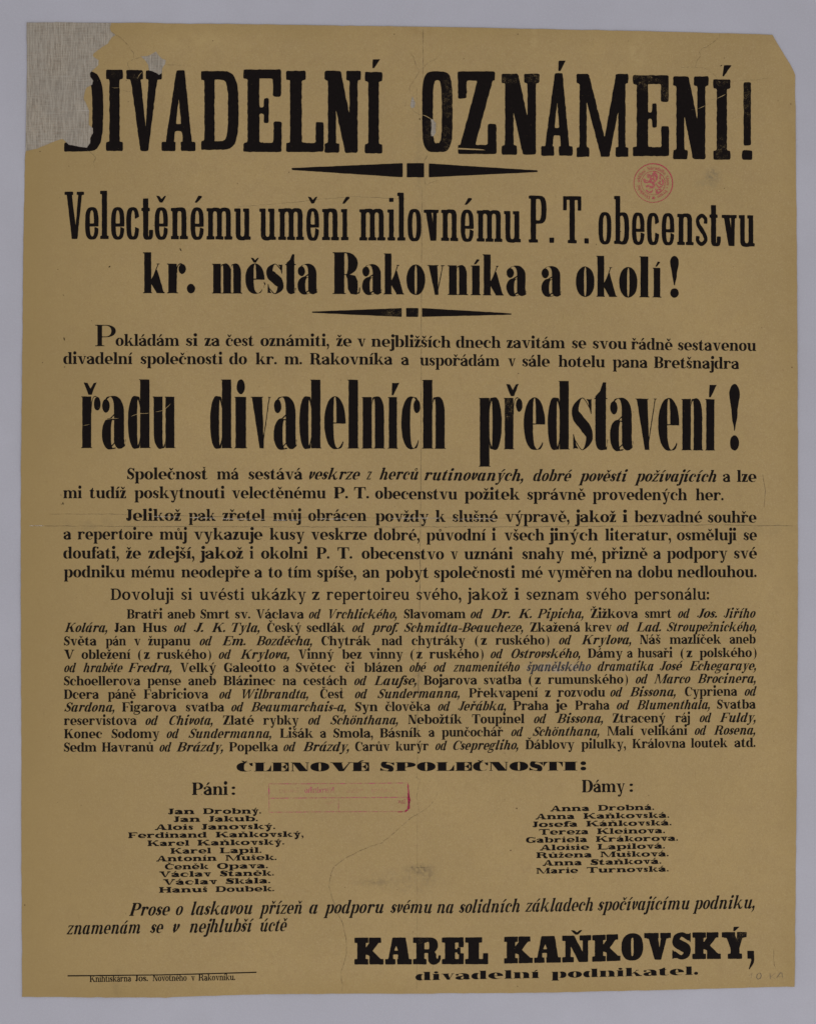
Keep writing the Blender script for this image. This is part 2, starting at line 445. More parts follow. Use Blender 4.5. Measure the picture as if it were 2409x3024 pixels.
        g.top = y1
    elif ch == 'a':
        if it:
            Cw = C; xi = SB + Cw; x = xi; g.rect(x, 0, x + S, 1)
            g.band(((Cw + SB) / 2 + H * .6, .5, (Cw + SB) / 2 + H * .6, .5 + O), (SB + Cw / 2 + H * .2, .5, Cw / 2 + H * .2, .5 + O - H), 0, 360)
            italic_out(g, x + S); g.cx = x - Cw * .3
        else:
            aw = P.get('aw', C * 0.9); xs = SB * 0.92 + aw; b = P['ball']; by = b * P.get('by', 1)
            ha = P.get('ha', 0.56)
            # stem with arched top
            g.rect(xs, 0.14, xs + S, 1 - ry + O + .01)
            Wt = xs + S - b * .35; cx = b * .35 + Wt / 2
            g.band((cx, 1 - ry + O, Wt / 2, ry), ((b * .35 + H + xs) / 2, 1 - ry + O, max(.01, (xs - b * .35 - H) / 2), ry - Hh), 0, 150)
            g.disc(b * 1.05, 1 - by * 1.35 - H * .3, b, by)
            # bowl
            o = ((xs + SB * .0) / 2 + H * 2, ha / 2 - O, (xs) / 2 + H * 2, ha / 2 + O)
            i = (SB * .92 + aw / 2 + H * 2, ha / 2 - O, aw / 2 + H * 2, ha / 2 + O - H)
            g.band(o, i, 60, 300)
            g.stroke([(xs * .62, ha * .985 - O), (xs + S * .08, ha + .08)], [H * 1.4, H * 1.4], 2)
            g.stroke([(xs * .62, -O + H * .6), (xs + S * .15, .12)], [H * 1.2, H * 1.6], 2)
            # foot and tail
            tl = P.get('tail', SL * 1.1)
            g.band((xs + S * .5 + tl * .35, .17, S * .5 + tl * .35, .17 + O), (xs + S + tl * .35, .17, max(.008, tl * .35 - H * .6), .13), 180, 360)
            g.cx = xs * .75
    elif ch == 't':
        tr = P.get('tr', C * .75 + S * .2); x = SL * 1.0; A2 = P.get('th', 1.28)
        g.rect(x, .18, x + S, 1)
        if P.get('slab'): g.rect(x, 1, x + S, A2); g.rect(x - SL, 1 - ST, x + S + SL, 1)
        else:
            g.poly([(x, 1), (x + S, 1), (x + S, A2), (x + S * .72, A2), (x + S * .45, 1 + (A2 - 1) * .45), (x, 1 + (A2 - 1) * .12)])
            g.rect(x - SL, 1 - H * 1.2, x + S + SL * 1.2, 1)
        g.band((x + (S + tr) / 2, .2, (S + tr) / 2, .2 + O), (x + S + (tr - P.get('tt', H)) / 2, .2, max(.01, (tr - P.get('tt', H)) / 2), .2 + O - Hh), 180, 360)
        if P.get('slab'): g.rect(x + S + tr - P['tt'], .19, x + S + tr, .30)
        g.cx = x + S / 2; g.top = A2
    elif ch == 'f':
        x = SL; g.rect(x, 0 if not it else -D * .5, x + S, A - ry * .8)
        if not it: foot(x, x + S)
        else:
            b = P['ball'] * .8
            g.stroke([(x + S * .5, -D * .4), (x + S * .1, -D * .85), (x - S * .4, -D * .95)], [S, S * .7, H], 4); g.disc(x - S * .5, -D * .9 + b * .6, b, b)
        g.rect(x - SL, 1 - max(H, ST) * 1.1, x + S + SL * 1.4, 1)
        w = C * .85 + S * .4; b = P['ball'] * .9; by = b * P.get('by', 1)
        g.band((x + (S + w) / 2, A - ry * .8, (S + w) / 2, ry * .8 + O), (x + S + w * .5, A - ry * .8, w * .5, ry * .8 + O - Hh), 180, 35)
        g.disc(x + S + w - b * .5, A - by * 1.1, b, by); g.cx = x + S
    elif ch == 'k':
        x = SL; g.rect(x, 0, x + S, A); g.flag(x, x + S, A)
        if not it: g.ser(x, x + S, 0, 1, SL, si)
        xr = x + S; w = P.get('kw', C * 1.15 + S * .75)
        th = P.get('kt', H * 1.3); lw = P.get('kl', S * 1.08)
        g.diag(xr - .02, .36, xr + w * .72, 1 - ST * .5, th * 1.2, th)
        g.rect(xr + w * .72 - SL * .9, 1 - ST, xr + w * .72 + th + SL * .9, 1)
        if P.get('kwedge'):
            xl = xr + w * .98 - lw * .5 + .02
            g.poly([(xl, 0), (xl + lw, 0), (xr + w * .66, .80), (xr + w * .56, .78), (xr - .02, .44), (xr - .02, .34)])
        else: g.diag(xr + w * .98 - lw * .5 + 0.02, 0, xr + w * .20, .64, lw, lw * .62)
        if not it: g.ser(xr + w * .98 - lw * .5 + .02, xr + w * .98 + lw * .5 + .02, 0, 1, si * .6, SL * .6)
        else: italic_out(g, xr + w * .98 + lw * .5)
        g.cx = xr; g.top = A
    elif ch == 's':
        Wd = P.get('sw', SB * 1.15 + C * 1.15); b = P['ball'] * .78; by = b * P.get('by', 1); sp = P.get('ss', S * 1.0)
        T = P.get('st', H)
        if P.get('slab'):
            q = T * .5
            g.stroke([(Wd - q, .70), (Wd - q, .86), (Wd * .5, 1 + O - H * .6), (q, .84), (q + T * .2, .66), (Wd * .5, .50), (Wd - q - T * .2, .32), (Wd - q, .16), (Wd * .5, H * .6 - O), (q, .14), (q, .30)],
                     [T, T, H * 1.2, T, T * 1.1, sp, T * 1.1, T, H * 1.2, T, T], 6)
        else:
            g.stroke([(Wd * .90, .80), (Wd * .50, 1 + O - H * .55), (Wd * .10 + T, .79), (Wd * .30, .60), (Wd * .68, .42), (Wd * .90 - T, .21), (Wd * .5, H * .55 - O), (Wd * .10, .2)],
                     [H, H, T + sp * .55, sp, sp, T + sp * .55, H, H], 6)
            if P.get('swedge'):
                q = P['swedge']
                g.poly([(Wd * .97, .99), (Wd * .97, .99 - q), (Wd * .93, .99 - q), (Wd * .80, .93), (Wd * .70, .985), (Wd * .9, .975)])
                g.poly([(Wd * .03, .01), (Wd * .03, q), (Wd * .07, q), (Wd * .2, .07), (Wd * .3, .015), (Wd * .1, .025)])
            else:
                g.disc(Wd * .90 - b * .3, .80, b, by * .9); g.disc(Wd * .10 + b * .3, .20, b, by * .9)
        g.cx = Wd * .5
    elif ch in 'vyw':
        if it and ch == 'v':
            x = SL * .6; w = S * 1.15 + C * .8
            g.stroke([(x - SL * .4, .78), (x + S * .25, .97), (x + S * .5, .8), (x + S * .55, .4), (x + S * .9, .03)], [H, H * 1.6, S * .9, S, H * 1.5], 6)
            g.stroke([(x + S * .7, .02), (x + w * .85, .35), (x + w, .75), (x + w * .82, .97)], [H * 1.2, H * 1.5, H * 3, H * 2.5], 6)
            g.disc(x + w * .86, .90, P['ball'] * .6, P['ball'] * .6); g.cx = x + w * .5
        else:
            lw = P.get('vl', S * 1.12); th = P.get('vt', H * 1.2); w = P.get('vw', C * 1.0 + S * 1.05)
            x = SL; x2 = x + lw + w - lw * .35
            xb = x + (x2 - x) * .5 - lw * .12
            yb = 0 if ch == 'v' or P.get('slab') else 0
            g.diag(x, 1, xb, yb, lw, lw * P.get('vb', .55)); g.diag(x2 - th, 1, xb + lw * P.get('vb', .55) * .5, yb, th, th * .8)
            g.rect(x - SL, 1 - ST, x + lw + si, 1); g.rect(x2 - th - SL, 1 - ST, x2 + SL, 1)
            g.cx = (x + x2) * .5
            if ch == 'y':
                b = P['ball'] * .85; by = b * P.get('by', 1)
                g.stroke([(xb + lw * .45, .05), (xb + lw * .15, -D * .5), (xb - lw * .15, -D * .85), (xb - lw * .55, -D + by * .7)], [th * 1.6, th * 1.3, th * 1.3, th * 1.5], 5)
                g.disc(xb - lw * .55, -D + by * 1.0, b, by)
    elif ch == 'z':
        w = P.get('zw', C * 1.0 + S * 1.25 + (.12 if it else 0)); lw = P.get('zl', S * (.8 if it else 1.15)); q = .24 if it else .30
        g.rect(0, 1 - ST * 1.2, w, 1); g.rect(0, 0, w * 1.03, ST * 1.2)
        g.diag(0.0, ST * .4, w - lw, 1 - ST * .4, lw)
        g.poly([(0, 1), (0, 1 - q), (w * .07, 1 - q), (w * .26, 1 - ST)]); g.poly([(w * 1.03, 0), (w * 1.03, q), (w * .96, q), (w * .76, ST)])
        g.cx = w / 2
    elif ch == 'g':
        Cw = C * .85; Wd = 2 * SB * .85 + Cw; s = SB * .85
        g.band((Wd / 2, .66, Wd / 2, .34 + O), (Wd / 2, .66, Cw / 2, .34 + O - H), 0, 360)
        b = P['ball'] * .7
        g.stroke([(Wd * .85, .86), (Wd * 1.0, .98), (Wd * 1.12, .95)], [H * 1.2, H * 1.2, H], 4); g.disc(Wd * 1.12, .92, b, b * P.get('by', 1) * .8)
        g.stroke([(Wd * .3, .36), (Wd * .10, .26), (Wd * .16, .10), (Wd * .55, .06), (Wd * .90, .0), (Wd * 1.0, -.18), (Wd * .8, -D + .08), (Wd * .45, -D + .03), (Wd * .08, -D + .08), (Wd * .0, -.22), (Wd * .18, -.02)],
                 [H, H * 1.4, S * .5, S * .75, S * .7, S * .6, H * 1.2, H, H * 1.3, S * .4, H], 5)
        g.cx = Wd / 2
    return g

def upper(ch, P):
    g = Glyph(P); K = P['cap']; S, H, SL, ST = P['Sc'], P['Hc'], P['SLc'], P['STc']
    C = P['Cc']; TH = P.get('TH', H * 1.3); AR = P.get('AR', H); EW = P.get('EW', S * .55); EH = P.get('EH', K * .26)
    et = P.get('et', .25)      # tip width of arm serif relative to EW
    O = P.get('ovc', .015) * K; SB = S * 1.04; si = min(SL, C * .40)
    slab = P.get('slab')
    def stem(x, l=None, r=None, l2=None, r2=None, w=S):
        g.rect(x, 0, x + w, K); g.ser(x, x + w, 0, 1, l, r, True); g.ser(x, x + w, K, -1, l if l2 is None else l2, r if r2 is None else r2, True)
    def armend(x, y, d, h=EH, w=EW, side=1):
        if slab: g.rect(min(x, x - side * w), min(y, y + d * h), max(x, x - side * w), max(y, y + d * h))
        else: g.poly([(x, y), (x, y + d * h), (x - side * w * et, y + d * h), (x - side * w * .55, y + d * h * .35), (x - side * w * 1.1, y + d * AR * .8), (x - side * w * 1.1, y)])
    x = SL
    if ch == 'I': stem(x); g.cx = x + S / 2
    elif ch in 'LEF':
        w = P.get('arm', C + S * .75)
        stem(x, SL, si if ch != 'F' else SL, SL, si if ch == 'L' else 0); xr = x + S + w
        if ch == 'L': g.ser(x, x + S, K, -1, SL, SL, True)
        if ch in 'LE': g.rect(x + S * .5, 0, xr, AR); armend(xr, 0, 1, EH * 1.12)
        if ch in 'EF':
            g.rect(x + S * .5, K - AR, xr - w * .02, K); armend(xr - w * .02, K, -1)
            xm = x + S + w * P.get('mid', .60); ym = K * .5
            mt = P.get('midt', AR)
            g.rect(x + S * .5, ym - mt / 2, xm, ym + mt / 2)
            eh = P.get('mh', K * .13)
            if slab: g.rect(xm - EW * .62, ym - eh, xm, ym + eh)
            else: g.poly([(xm, ym - eh), (xm, ym + eh), (xm - EW * .3, ym + eh * .6), (xm - EW * .8, ym + mt / 2), (xm - EW * .8, ym - mt / 2), (xm - EW * .3, ym - eh * .6)])
        g.cx = x + S * .8
    elif ch == 'T':
        w = P.get('tw', C * 1.5 + S * 1.9); cx = w / 2
        g.rect(cx - S / 2, 0, cx + S / 2, K); g.ser(cx - S / 2, cx + S / 2, 0, 1, None, None, True)
        g.rect(0, K - AR, w, K); armend(w, K, -1, P.get('TEH', EH * 1.1)); armend(0, K, -1, P.get('TEH', EH * 1.1), side=-1); g.cx = cx
    elif ch == 'Z':
        w = C * 1.1 + S * 1.6; lw = S * 1.15
        g.rect(0, K - AR, w, K); g.rect(0, 0, w * 1.04, AR); g.diag(0, 0 if slab else AR * .3, w - lw, K if slab else K - AR * .3, lw)
        armend(0, K, -1, EH, side=-1); armend(w * 1.04, 0, 1, EH * 1.1); g.cx = w / 2
    elif ch in 'DPRB':
        g.rect(x, 0, x + S, K); g.ser(x, x + S, K, -1, SL, 0, True)
        xi = x + S; w = C * (1.15 if ch == 'D' else .95); sb = SB * (1.0 if ch == 'D' else .94)
        def bowl(y0, y1, w, sb, o=0):
            cy = (y0 + y1) / 2; r = (y1 - y0) / 2
            rx = w + sb; rxi = w
            f = P.get('bowlx', .62)     # how far the flat part runs before the curve
            xc = xi + w * (1 - f)
            g.rect(x + S * .5, y1 - H, xc, y1); g.rect(x + S * .5, y0, xc, y0 + H)
            g.band((xc, cy, xi + rx - xc, r), (xc, cy, xi + rxi - xc, r - H), -90, 90)
        if ch == 'D': g.ser(x, x + S, 0, 1, SL, 0, True); bowl(0, K, w, sb); g.cx = xi + w * .3
        elif ch == 'P': g.ser(x, x + S, 0, 1, SL, SL, True); bowl(K * P.get('pb', .42), K, w, sb); g.cx = xi
        elif ch == 'B': g.ser(x, x + S, 0, 1, SL, 0, True); bowl(K * .5 - H / 2, K, w * .9, sb); bowl(0, K * .5 + H / 2, w, sb); g.cx = xi
        else:
            g.ser(x, x + S, 0, 1, SL, si, True); bowl(K * .46, K, w * .95, sb)
            xl = xi + w * .92
            ly = .46 * K
            tl = P.get('rt', SL * 1.3)
            g.poly([(xi + w * .35, ly + H), (xi + w * .35, ly), (xl - S * .04, ly - K * .10), (xl, K * .12), (xl + S * .30, 0), (xl + S * .9, -O), (xl + S * .98, K * .10), (xl + S * .98, ly - K * .14), (xl + S * .75, ly - K * .02), (xi + w * .9, ly + H)])
            g.stroke([(xl + S * .60, K * .035), (xl + S + tl * .5, K * .03), (xl + S + tl, K * .16)], [H * 1.6, H * 1.6, H * 1.2], 5); g.cx = xi + w * .3
    elif ch in 'OCGQ':
        Cw = C * P.get('Oc', 1.25); Wd = 2 * SB + Cw; cx = Wd / 2; no = P.get('nc', P['n'])
        if ch == 'O': g.band((cx, K / 2, Wd / 2, K / 2 + O), (cx, K / 2, Cw / 2, K / 2 + O - H), 0, 360, no, 44)
        else:
            T = TH if not slab else S * .9
            Wc = Wd * .94; cx = Wc / 2
            g.band((cx, K / 2, Wc / 2, K / 2 + O), (cx + (SB - T) / 2, K / 2, (Wc - SB - T) / 2, K / 2 + O - H), 38, 322, no, 36)
            g.poly([(Wc, K * .98), (Wc, K * .62), (Wc - EW * .35, K * .62), (Wc - EW * .9, K * .86), (Wc - EW * .5, K * .93)])
            if ch == 'G':
                g.rect(Wc - S * .9, K * .04, Wc + 0.0, K * .42); g.rect(Wc - S * .9 - SL, K * .42 - ST, Wc + SL, K * .42)
        g.cx = cx
    elif ch == 'S':
        Wd = P.get('Sw', SB * 1.25 + C * 1.25); sp = S * P.get('Ssp', .98); u = K
        g.stroke([(Wd * .90, .76 * u), (Wd * .52, u + O - H * .5), (Wd * .10 + S * .28, .80 * u), (Wd * .30, .60 * u), (Wd * .68, .42 * u), (Wd * .90 - S * .28, .20 * u), (Wd * .48, H * .5 - O), (Wd * .08, .24 * u)],
                 [H, H, S * .62, sp, sp, S * .62, H, H], 7)
        q = .35 * u
        g.poly([(Wd * .95, u), (Wd * .95, u - q), (Wd * .90, u - q), (Wd * .76, .88 * u), (Wd * .72, .96 * u), (Wd * .87, .95 * u)])
        g.poly([(Wd * .03, 0), (Wd * .03, q), (Wd * .08, q), (Wd * .22, .12 * u), (Wd * .26, .04 * u), (Wd * .11, .05 * u)])
        g.cx = Wd / 2
    elif ch == 'A':
        w = P.get('Aw', C * 1.2 + S * 1.7); sl = SL; x = sl; lw = S * P.get('Alw', 1.06); th = P.get('Ath', TH)
        ap = x + w / 2 - lw * .15
        tw = P.get('Atw', lw * .72)
        g.poly([(x, 0), (x + th, 0), (ap + th * .6, K), (ap - tw * .1, K)])
        g.poly([(x + w - lw, 0), (x + w, 0), (ap + tw * .9, K), (ap - tw * .1, K)])
        cb = P.get('Acb', .30) * K; ct = P.get('Act', H)
        t = cb / K; g.rect(x + (ap - x) * t + th * .4, cb - ct / 2, x + w - lw * .6 - (w * .5) * t, cb + ct / 2)
        g.ser(x, x + th, 0, 1, sl, min(sl, C * .5), True); g.ser(x + w - lw, x + w, 0, 1, min(si, C * .4), sl, True); g.cx = ap + tw * .4
    elif ch in 'VYW':
        lw = S * P.get('Alw', 1.06); th = P.get('Ath', TH); w = P.get('Vw', C * 1.15 + S * 1.65)
        if ch == 'V':
            b = P.get('Vb', .5) * lw; xb = x + w * .5 - b * .45
            g.poly([(x, K), (x + lw, K), (xb + b, 0), (xb, 0)]); g.poly([(x + w - th, K), (x + w, K), (xb + b, 0), (xb + b * .5, 0)])
            g.ser(x, x + lw, K, -1, SL, si, True); g.ser(x + w - th, x + w, K, -1, min(SL, C * .5), SL, True); g.cx = x + w / 2
        elif ch == 'W':
            ww = w * .78
            for q in (0, 1):
                xx = x + q * ww; xb = xx + w * .5 - lw * .2
                g.poly([(xx, K), (xx + lw, K), (xb + lw * .5, 0), (xb, 0)]); g.poly([(xx + w - th * 1.2, K), (xx + w, K), (xb + lw * .5, 0), (xb + lw * .2, 0)])
                g.ser(xx, xx + lw, K, -1, SL if q == 0 else 0, si, True)
            g.ser(x + ww + w - th, x + ww + w, K, -1, SL, SL, True); g.cx = x + ww
        else:
            xb = x + w * .5 - S * .42; m = K * .40
            g.rect(xb, 0, xb + S, m); g.ser(xb, xb + S, 0, 1, None, None, True)
            g.poly([(x, K), (x + lw, K), (xb + S, m), (xb + S, m - .12 * K), (xb, m)]); g.poly([(x + w - th, K), (x + w, K), (xb + S, m), (xb + S * .4, m)])
            g.ser(x, x + lw, K, -1, SL, si, True); g.ser(x + w - th, x + w, K, -1, si, SL, True); g.cx = x + w / 2
    elif ch == 'N':
        th = P.get('Nth', TH); w = P.get('Nw', C * 1.25 + S * 1.5); lw = S * P.get('Nlw', 1.15)
        g.rect(x, 0, x + th, K); g.rect(x + w - th, 0, x + w, K)
        g.poly([(x, K), (x + lw * .85, K), (x + w, lw * .0), (x + w, 0), (x + w - lw * .9, 0)] if not P.get('Nsq') else [(x, K), (x + lw, K), (x + w, 0), (x + w - lw, 0)])
        g.ser(x, x + th, 0, 1, SL, SL, True); g.ser(x + w - th, x + w, K, -1, SL, SL, True)
        g.ser(x, x + th, K, -1, SL, 0, True); g.cx = x + w / 2
    elif ch == 'M':
        th = P.get('Nth', TH); w = P.get('Mw', C * 1.9 + S * 2.3); lw = S * 1.05; sr = S if not slab else th
        g.rect(x, 0, x + th, K); g.rect(x + w - sr, 0, x + w, K); xm = x + w * .47; b = lw * P.get('Mb', .45)
        g.poly([(x, K), (x + lw, K), (xm + b, 0), (xm, 0)]); g.poly([(x + w - (lw if slab else sr), K), (x + w - (0 if slab else sr * .5), K), (xm + b, 0), (xm + b * .6, 0)] if not slab else [(x + w - lw, K), (x + w, K), (xm + b, 0), (xm, 0)])
        g.ser(x, x + th, 0, 1, SL, SL * .9, True); g.ser(x + w - sr, x + w, 0, 1, SL * .9, SL, True)
        g.ser(x, x + th, K, -1, SL, 0, True); g.ser(x + w - sr, x + w, K, -1, 0, SL, True); g.cx = x + w / 2
    elif ch == 'K':
        w = P.get('Kw', C * 1.1 + S * 1.15); lw = S * P.get('Klw', 1.08); th = P.get('Kth', TH)
        stem(x, SL, si); xi = x + S
        yk = K * .40
        xt = xi + w * .72
        g.poly([(xi - S * .2, yk), (xi - S * .2, yk - th * .6 - K * .06), (xt + th, K), (xt, K)])
        g.poly([(xi + w * .15, K * .48), (xi + w * .15 + lw * .62, K * .68), (xi + w + lw * .12, 0), (xi + w - lw * .88, 0)])
        g.ser(xt, xt + th, K, -1, min(SL, C * .6), SL * .8, True); g.ser(xi + w - lw * .88, xi + w + lw * .12, 0, 1, si * .8, SL * .8, True); g.cx = xi
    elif ch == 'H':
        w = C * 1.15; stem(x, SL, si if si < SL else SL); stem(x + S + w, si, SL); g.rect(x + S * .5, K * .5 - H * .6, x + S * 1.5 + w, K * .5 + H * .6); g.cx = x + S + w / 2
    elif ch == 'J':
        x = S * (.62 if not P.get('it') else 1.1); g.rect(x, K * .25, x + S, K); g.ser(x, x + S, K, -1, None, None, True)
        g.band((x + S - S * .85, K * .25, S * .85, K * .25 + O), (x - S * .30, K * .25, S * .30, K * .25 + O - H), 0, -120)
        b = P['ball'] * .85; g.disc(b * .95, K * .17, b, b * P.get('by', 1)); g.cx = x + S / 2
    g.top = K
    return g

def punct(ch, P):
    g = Glyph(P); d = P.get('pd', P['S'] * .60); dy = P.get('pdy', d)
    K = P['cap']
    if ch == '.':
        g.rect(0, 0, d * 2, dy * 2) if P.get('slab') else g.disc(d, dy, d, dy)
    elif ch == ':':
        for y in (dy, P.get('coly', .95) - dy * .8): g.disc(d, y, d, dy)
    elif ch == ',':
        if P.get('slab'): g.rect(0, 0, d * 2, dy * 2)
        else: g.disc(d, dy, d, dy)
        g.stroke([(d * 1.6, dy * .9), (d * 1.5, -dy * .8), (d * .5, -dy * 2.6)], [d * .9, d * .95, d * .35], 5)
    elif ch == '-': g.rect(0, .36, .62, .36 + max(.13, P['H'] * 1.6))
    elif ch == '!':
        if P.get('slab'): g.rect(.0, 0, .125, .125); g.rect(.018, .185, .108, 1.0)
        else:
            g.disc(d, dy, d, dy); t = K * 1.0
            e = P.get('exw', d * .98)
            g.stroke([(d, dy * 2 + K * .07), (d, K * .55), (d, t - e * 1.6)], [P['H'] * 1.2, e * 1.1, e * 1.98], 5)
            g.disc(d, t - e * P.get('by', 1) * 1.05, e, e * P.get('by', 1) * 1.05)
    elif ch in '()':
        for q in range(10):
            a0, a1 = math.radians(108 + q * 14.4), math.radians(108 + (q + 1) * 14.4)
            w = lambda a: .09 + .18 * max(0, -math.cos(a)) ** 3
            f = lambda a, o: (.80 + (.80 - (0 if o else w(a))) * math.cos(a) * 1.0, .52 + .98 * math.sin(a))
            pts = [f(a0, 1), f(a1, 1), f(a1, 0), f(a0, 0)]
            if ch == ')': pts = [(.80 - p[0], p[1]) for p in pts]
            g.poly(pts)
    elif ch == '*':
        for a in (0, 60, 120):
            v = Vector((math.cos(math.radians(a)), math.sin(math.radians(a)))) * .5
            g.stroke([(.5 - v.x, .5 - v.y), (.5 + v.x, .5 + v.y)], [.2, .2], 2)
    g.cx = d
    return g

def accent(g, mark, up, P):
    a = P.get('aw_', .42); h = P.get('ah_', .34); gap = P.get('ag_', .12)
    if up: a *= P.get('aupw', 1.1); h *= P.get('auph', .9); gap = P.get('agu', gap * .7)
    y0 = g.top + gap; y1 = y0 + h; cx = g.cx
    if mark == '\u0301':
        if P.get('acut') == 'tri': g.poly([(cx - a * .12, y0), (cx + a * .05, y0), (cx + a * .62, y1), (cx - a * .08, y1)])
        else: g.poly([(cx - a * .30, y0), (cx - a * .02, y0), (cx + a * .56, y1 - h * .18), (cx + a * .50, y1), (cx + a * .12, y1)])
    elif mark == '\u030c':
        g.poly([(cx - a * .58, y1), (cx - a * .22, y1 - h * .06), (cx + a * .03, y0 + h * .50), (cx + a * .30, y1 - h * .06), (cx + a * .56, y1), (cx + a * .14, y0), (cx - a * .16, y0)])
    elif mark == '\u030a':
        r = h * .5; g.band((cx, y0 + r, r * P.get('rx_', 1), r), (cx, y0 + r, r * .5 * P.get('rx_', 1), r * .5), 0, 360, 2, 14)
    elif mark == '\u0308':
        r = h * .36
        for q in (-1, 1): g.disc(cx + q * a * .42, y0 + r, r, r)

def subdiv(lp, d):
    out = []
    for i in range(len(lp)):
        a, b = Vector(lp[i]), Vector(lp[(i + 1) % len(lp)]); n = max(1, int((b - a).length / d))
        out += [tuple(a.lerp(b, t / n)) for t in range(n)]
    return out

def round_loop(pts, r):
    """round the sharp corners of a closed outline"""
    out = []; n = len(pts)
    for i in range(n):
        a, b, c = Vector(pts[i - 1]), Vector(pts[i]), Vector(pts[(i + 1) % n])
        u, v = a - b, c - b
        if u.length < 1e-6 or v.length < 1e-6: continue
        ang = u.angle(v)
        if ang > math.radians(158): out.append(tuple(b)); continue
        d = min(r, u.length * .45, v.length * .45)
        p, q = b + u.normalized() * d, b + v.normalized() * d
        out += [tuple(p), tuple(p * .25 + b * .5 + q * .25), tuple(q)]
    return out

def concave(p):
    cr = lambda a, b, c: (b[0] - a[0]) * (c[1] - a[1]) - (b[1] - a[1]) * (c[0] - a[0])
    return cr(p[0], p[1], p[2]) * cr(p[0], p[2], p[3]) < 0

def union_outline(polys):
    vs, fs = [], []
    tris = []
    for p in polys:
        if len(p) == 4: tris += [(p[0], p[1], p[2]), (p[0], p[2], p[3])] if not concave(p) else [(p[1], p[2], p[3]), (p[1], p[3], p[0])]
        elif len(p) == 3: tris.append(tuple(p))
        else:
            V3 = [Vector((a, b_, 0)) for a, b_ in p]
            tris += [(p[i], p[j], p[k_]) for i, j, k_ in tessellate_polygon([V3])]
    T = []
    for p in tris:
        ar = sum(p[i - 1][0] * p[i][1] - p[i][0] * p[i - 1][1] for i in range(3))
        if abs(ar) < 1e-7: continue
        if ar < 0: p = p[::-1]
        b = len(vs); vs += [Vector(q) for q in p]; fs += [(b, b + 1), (b + 1, b + 2), (b + 2, b)]; T.append([tuple(q) for q in p])
    V, E, F, *_ = delaunay_2d_cdt(vs, fs, [], 0, 1e-6)
    T = np.array(T); VA = np.array([tuple(v) for v in V]); FA = np.array(F)
    cen = VA[FA].mean(axis=1)                       # keep the faces whose centre lies in any input triangle
    A0, B0, C0 = T[:, 0], T[:, 1], T[:, 2]
    def sd(P_, Q_): return (Q_[None, :, 0] - P_[None, :, 0]) * (cen[:, None, 1] - P_[None, :, 1]) - (Q_[None, :, 1] - P_[None, :, 1]) * (cen[:, None, 0] - P_[None, :, 0])
    ins = ((sd(A0, B0) > -1e-9) & (sd(B0, C0) > -1e-9) & (sd(C0, A0) > -1e-9)).any(axis=1)
    def ccw(f): 
        a_, b_, c_ = VA[f[0]], VA[f[1]], VA[f[2]]; return (b_[0] - a_[0]) * (c_[1] - a_[1]) - (b_[1] - a_[1]) * (c_[0] - a_[0]) > 0
    F = [(f if ccw(f) else f[::-1]) for f, k_ in zip(F, ins) if k_]
    cnt = {}
    for f in F:
        for i in range(len(f)):
            a, b = f[i - 1], f[i]
            cnt[(a, b)] = cnt.get((a, b), 0) + 1
    nxt = {}
    for (a, b) in cnt:
        if (b, a) not in cnt: nxt.setdefault(a, []).append(b)
    loops = []
    while nxt:
        s = next(iter(nxt)); cur = s; prev = None; lp = []
        while True:
            opts = nxt.get(cur)
            if not opts: break
            if len(opts) > 1 and prev is not None:
                d0 = V[cur] - V[prev]
                opts.sort(key=lambda o: math.atan2(d0.cross(V[o] - V[cur]), d0.dot(V[o] - V[cur])))
            n_ = opts.pop(0)
            if not opts: del nxt[cur]
            lp.append(tuple(V[cur])); prev = cur; cur = n_
            if cur == s: break
        clean = []
        for p in lp:
            if not clean or (Vector(p) - Vector(clean[-1])).length > 2e-3: clean.append(p)
        if len(clean) > 2 and (Vector(clean[0]) - Vector(clean[-1])).length <= 2e-3: clean.pop()
        if len(clean) < 3: continue
        ar = sum(clean[i - 1][0] * clean[i][1] - clean[i][0] * clean[i - 1][1] for i in range(len(clean))) / 2
        if abs(ar) < 4e-4: continue
        loops.append(clean)
    return loops

def inside(pt, loops):
    c = False; x, y = pt
    for lp in loops:
        for i in range(len(lp)):
            x0, y0 = lp[i - 1]; x1, y1 = lp[i]
            if (y0 > y) != (y1 > y) and x < (x1 - x0) * (y - y0) / (y1 - y0) + x0: c = not c
    return c

def fill(loops, cuts=(), seg=None):
    vs, es = [], []
    for lp in list(loops) + list(cuts):
        b = len(vs); n = len(lp); vs += [Vector(p) for p in lp]
        es += [(b + i, b + (i + 1) % n) for i in range(n)]
    V, E, F, *_ = delaunay_2d_cdt(vs, es, [], 0, 1e-6)
    keep = []
    for f in F:
        c = ((V[f[0]].x + V[f[1]].x + V[f[2]].x) / 3, (V[f[0]].y + V[f[1]].y + V[f[2]].y) / 3)
        if inside(c, loops) and not any(inside(c, [q]) for q in cuts): keep.append(tuple(f))
    return [tuple(v) for v in V], keep

